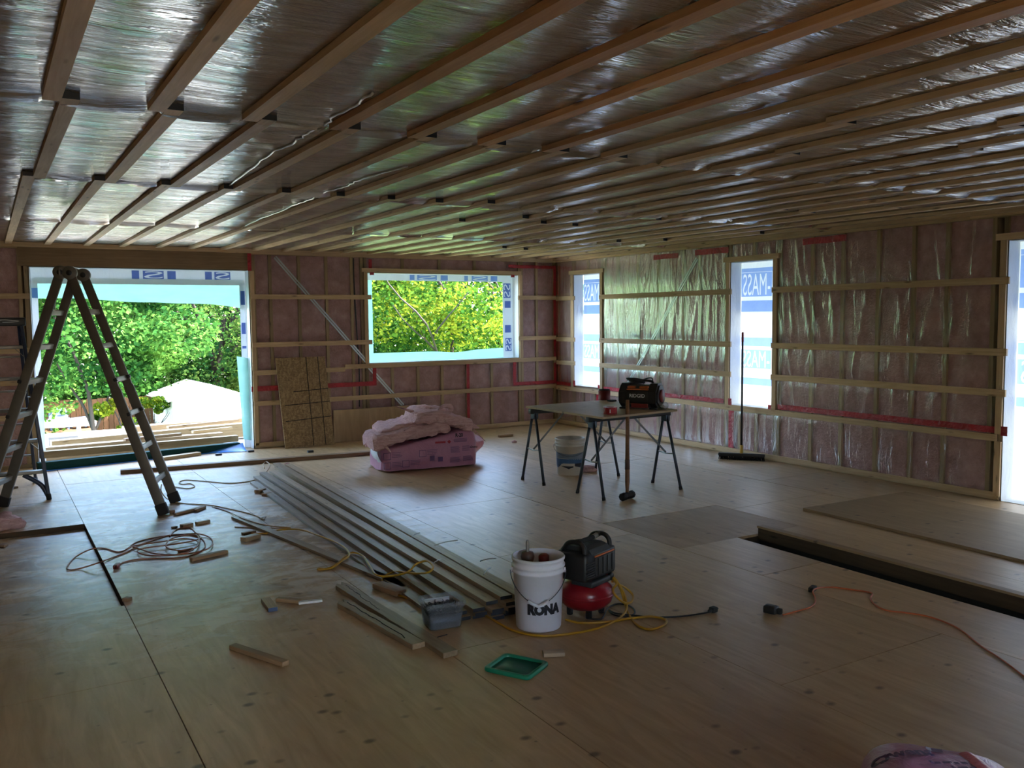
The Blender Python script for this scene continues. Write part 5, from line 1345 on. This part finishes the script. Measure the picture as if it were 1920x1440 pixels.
o = tag(bar('plywood_offcut', (3.80, 10.815, .212), (5.1, 10.815, .212), .018, .42, M_plyloose), 'long low plywood offcut standing against the back wall behind the pink bag', 'plywood')

# =================================================================== HOSES AND CORDS
def cord(name, label, pix, r, m, cat, zs=None, k=8, group=None):
    pts = []
    for i, p in enumerate(pix):
        z = p[2] if len(p) > 2 else 0.0
        v = F(p[0], p[1], z + r); 
        if XA-.13 > v.x > -.6 and 5.30 < v.y < 7.6 and len(p) < 3: v = F(p[0], p[1], r-.040)
        pts.append(v)
    o0 = Vector((pts[0].x, pts[0].y, 0)); mb = MB(); mb.tube([v - o0 for v in spline(pts, k)], r, 8)
    return tag(obj(name, mb, m, loc=o0), label, cat, group)
cord('air_hose', 'yellow air hose running from the compressor round the white pail and over the lumber',
     [(1148, 1080, .185), (1158, 1092, .16), (1170, 1114, .08), (1175, 1140, .02), (1160, 1160, .0), (1120, 1178), (1070, 1188), (1015, 1192), (965, 1183), (925, 1162), (895, 1143), (865, 1128), (800, 1128), (760, 1120), (730, 1108), (717, 1092), (722, 1080, .02), (742, 1072, .03), (775, 1075, .06), (803, 1073, .10), (812, 1062, .11), (800, 1052, .11), (780, 1058, .09), (765, 1072, .06), (735, 1080, .03), (706, 1078, .03), (694, 1062, .03), (680, 1042, .025), (660, 1036, .025), (645, 1046, .02), (622, 1063), (600, 1068), (597, 1066), (620, 1066), (640, 1052, .02), (655, 1040, .025), (640, 1022, .025), (600, 1005, .025), (562, 993, .02), (520, 994), (500, 1000), (470, 1000)], .0065, M_hose, 'hose')
cord('hose_coil', 'loose loops of yellow hose on the floor right of the compressor',
     [(1148, 1092, .15), (1150, 1085, .17), (1162, 1102, .12), (1170, 1125, .05), (1178, 1150), (1195, 1172), (1220, 1180), (1245, 1172), (1248, 1162), (1220, 1156), (1180, 1160), (1140, 1166), (1090, 1168), (1060, 1162)], .0065, M_hose, 'hose')
cord('hose_coil', 'hanging loops of yellow hose at the right side of the compressor', [(1148, 1083, .18), (1156, 1095, .16), (1150, 1104, .14), (1153, 1115, .11), (1170, 1130, .06), (1184, 1128, .05), (1186, 1115, .06), (1172, 1102, .10), (1156, 1094, .15)], .0065, M_hose, 'hose')
cord('power_cord', 'black power cord with a plug lying right of the compressor', [(1105, 1160), (1128, 1160, .003), (1140, 1140), (1160, 1132), (1184, 1138), (1190, 1150), (1172, 1156), (1150, 1152), (1142, 1144), (1155, 1150, .006), (1190, 1154), (1230, 1157), (1270, 1156), (1305, 1152), (1333, 1147)], .0045, M_black, 'cord')
def plug(label, a, b, w, m=M_blackmat):
    p, q = F(*a), F(*b); M, L = barM(p + Vector((0, 0, w/2)), q + Vector((0, 0, w/2)))
    t = bpy.data.objects.new('plug', None); COL.objects.link(t); t.matrix_world = M; tag(t, label, 'plug')
    mb = MB(); mb.cbox((0, 0, 0), (L, w, w*.85), w*.2); obj('body', mb, m, t)
    mb = MB(); mb.tube([(-L/2-.02, 0, 0), (-L/2+.005, 0, 0)], [w*.2, w*.38], 8); obj('strain_relief', mb, m, t)
    mb = MB(); mb.box((L/2+.006, .007, 0), (.014, .002, .006)); mb.box((L/2+.006, -.007, 0), (.014, .002, .006)); obj('prongs', mb, M_steel, t)
plug('black plug at the end of the compressor cord', (1333, 1150), (1342, 1147), .034)
cord('extension_cord', 'orange extension cord with a black three-way end on the right floor', [(1468, 1153), (1490, 1147), (1515, 1140), (1527, 1132), (1528, 1120), (1524, 1110, .02), (1532, 1103, .02), (1560, 1101), (1600, 1106), (1634, 1112), (1632, 1122), (1642, 1135), (1665, 1145), (1700, 1149), (1740, 1156), (1780, 1170), (1808, 1186), (1840, 1212), (1880, 1238), (1925, 1272), (1990, 1320)], .0045, M_cordor, 'cord')
p, q = F(1432, 1147), F(1466, 1154); M, L = barM(p + Vector((0, 0, .022)), q + Vector((0, 0, .022)))
t = bpy.data.objects.new('three_way_connector', None); COL.objects.link(t); t.matrix_world = M; tag(t, 'black three-way outlet block on the end of the orange cord', 'connector')
mb = MB(); mb.cbox((-.01, 0, 0), (L*.72, .055, .04), .01); obj('body', mb, M_black, t)
mb = MB(); mb.cbox((L*.36, 0, -.002), (.03, .03, .03), .008); obj('neck', mb, M_blackmat, t)
mb = MB(); mb.cbox((-L*.1, 0, .021), (.05, .03, .004), .001); obj('outlet_face', mb, M_darkgrey, t)
plug('small black plug standing beside the orange cord', (1520, 1112), (1527, 1106), .032)
cord('extension_cord', 'rust-orange extension cord tangled in a flat coil beside the recess',
     [(219, 1064), (228, 1056), (250, 1050), (290, 1047), (330, 1046), (362, 1040), (384, 1026), (378, 1010), (352, 1003), (320, 1003), (290, 1012), (262, 1022), (240, 1034), (215, 1044), (185, 1055), (150, 1066), (128, 1068), (127, 1060), (142, 1044), (170, 1030), (195, 1028), (222, 1035), (240, 1028), (255, 1017), (290, 1008), (330, 1003), (372, 1001, .01), (396, 1010), (396, 1024, .01), (375, 1034, .008), (330, 1040, .01), (290, 1038, .01), (265, 1030, .01), (250, 1024, .01), (300, 1016, .012), (345, 1010, .012), (370, 1015, .012), (365, 1028, .012), (335, 1032, .014), (312, 1026, .014), (318, 1012, .014), (345, 1004, .014), (368, 1004, .016), (372, 1020, .016), (350, 1036, .016), (310, 1042, .012), (270, 1040, .01), (258, 1032, .01), (282, 1026, .012), (330, 1020, .014), (374, 1010, .014), (366, 998), (357, 990), (340, 990), (326, 996), (318, 1006)], .0048, M_cordred, 'cord', k=6)
plug('small rust-red plug at the end of the tangled cord coil', (216, 1068), (222, 1062), .03, M_reddark)
cord('extension_cord', 'tan cord looping from behind the ladder to the far end of the lumber pile', [(328, 913), (352, 916), (365, 912), (358, 907), (342, 908), (336, 904), (350, 900), (390, 903), (430, 906), (465, 903), (487, 896, .02), (500, 884, .05), (506, 873, .07), (500, 866, .07), (494, 870, .06), (496, 878, .05)], .0052, M_cordbr, 'cord')
cord('extension_cord', 'dull orange cord lying on the floor from the ladder foot toward the long stick', [(303, 908, .10), (302, 920, .05), (310, 932, .0), (324, 940), (345, 944), (375, 946), (400, 948), (430, 954), (460, 961), (480, 967), (492, 973)], .0048, M_cordbr, 'cord')
cord('extension_cord', 'thin tan cord crossing the long stick left of the pile', [(398, 950), (430, 960), (455, 972, .02), (500, 985, .02), (545, 990, .02), (480, 990), (440, 988)], .0045, M_cordbr, 'cord')
plug('white plug end of a cord beside the long thin stick', (490, 974), (496, 972), .02, M_zip)
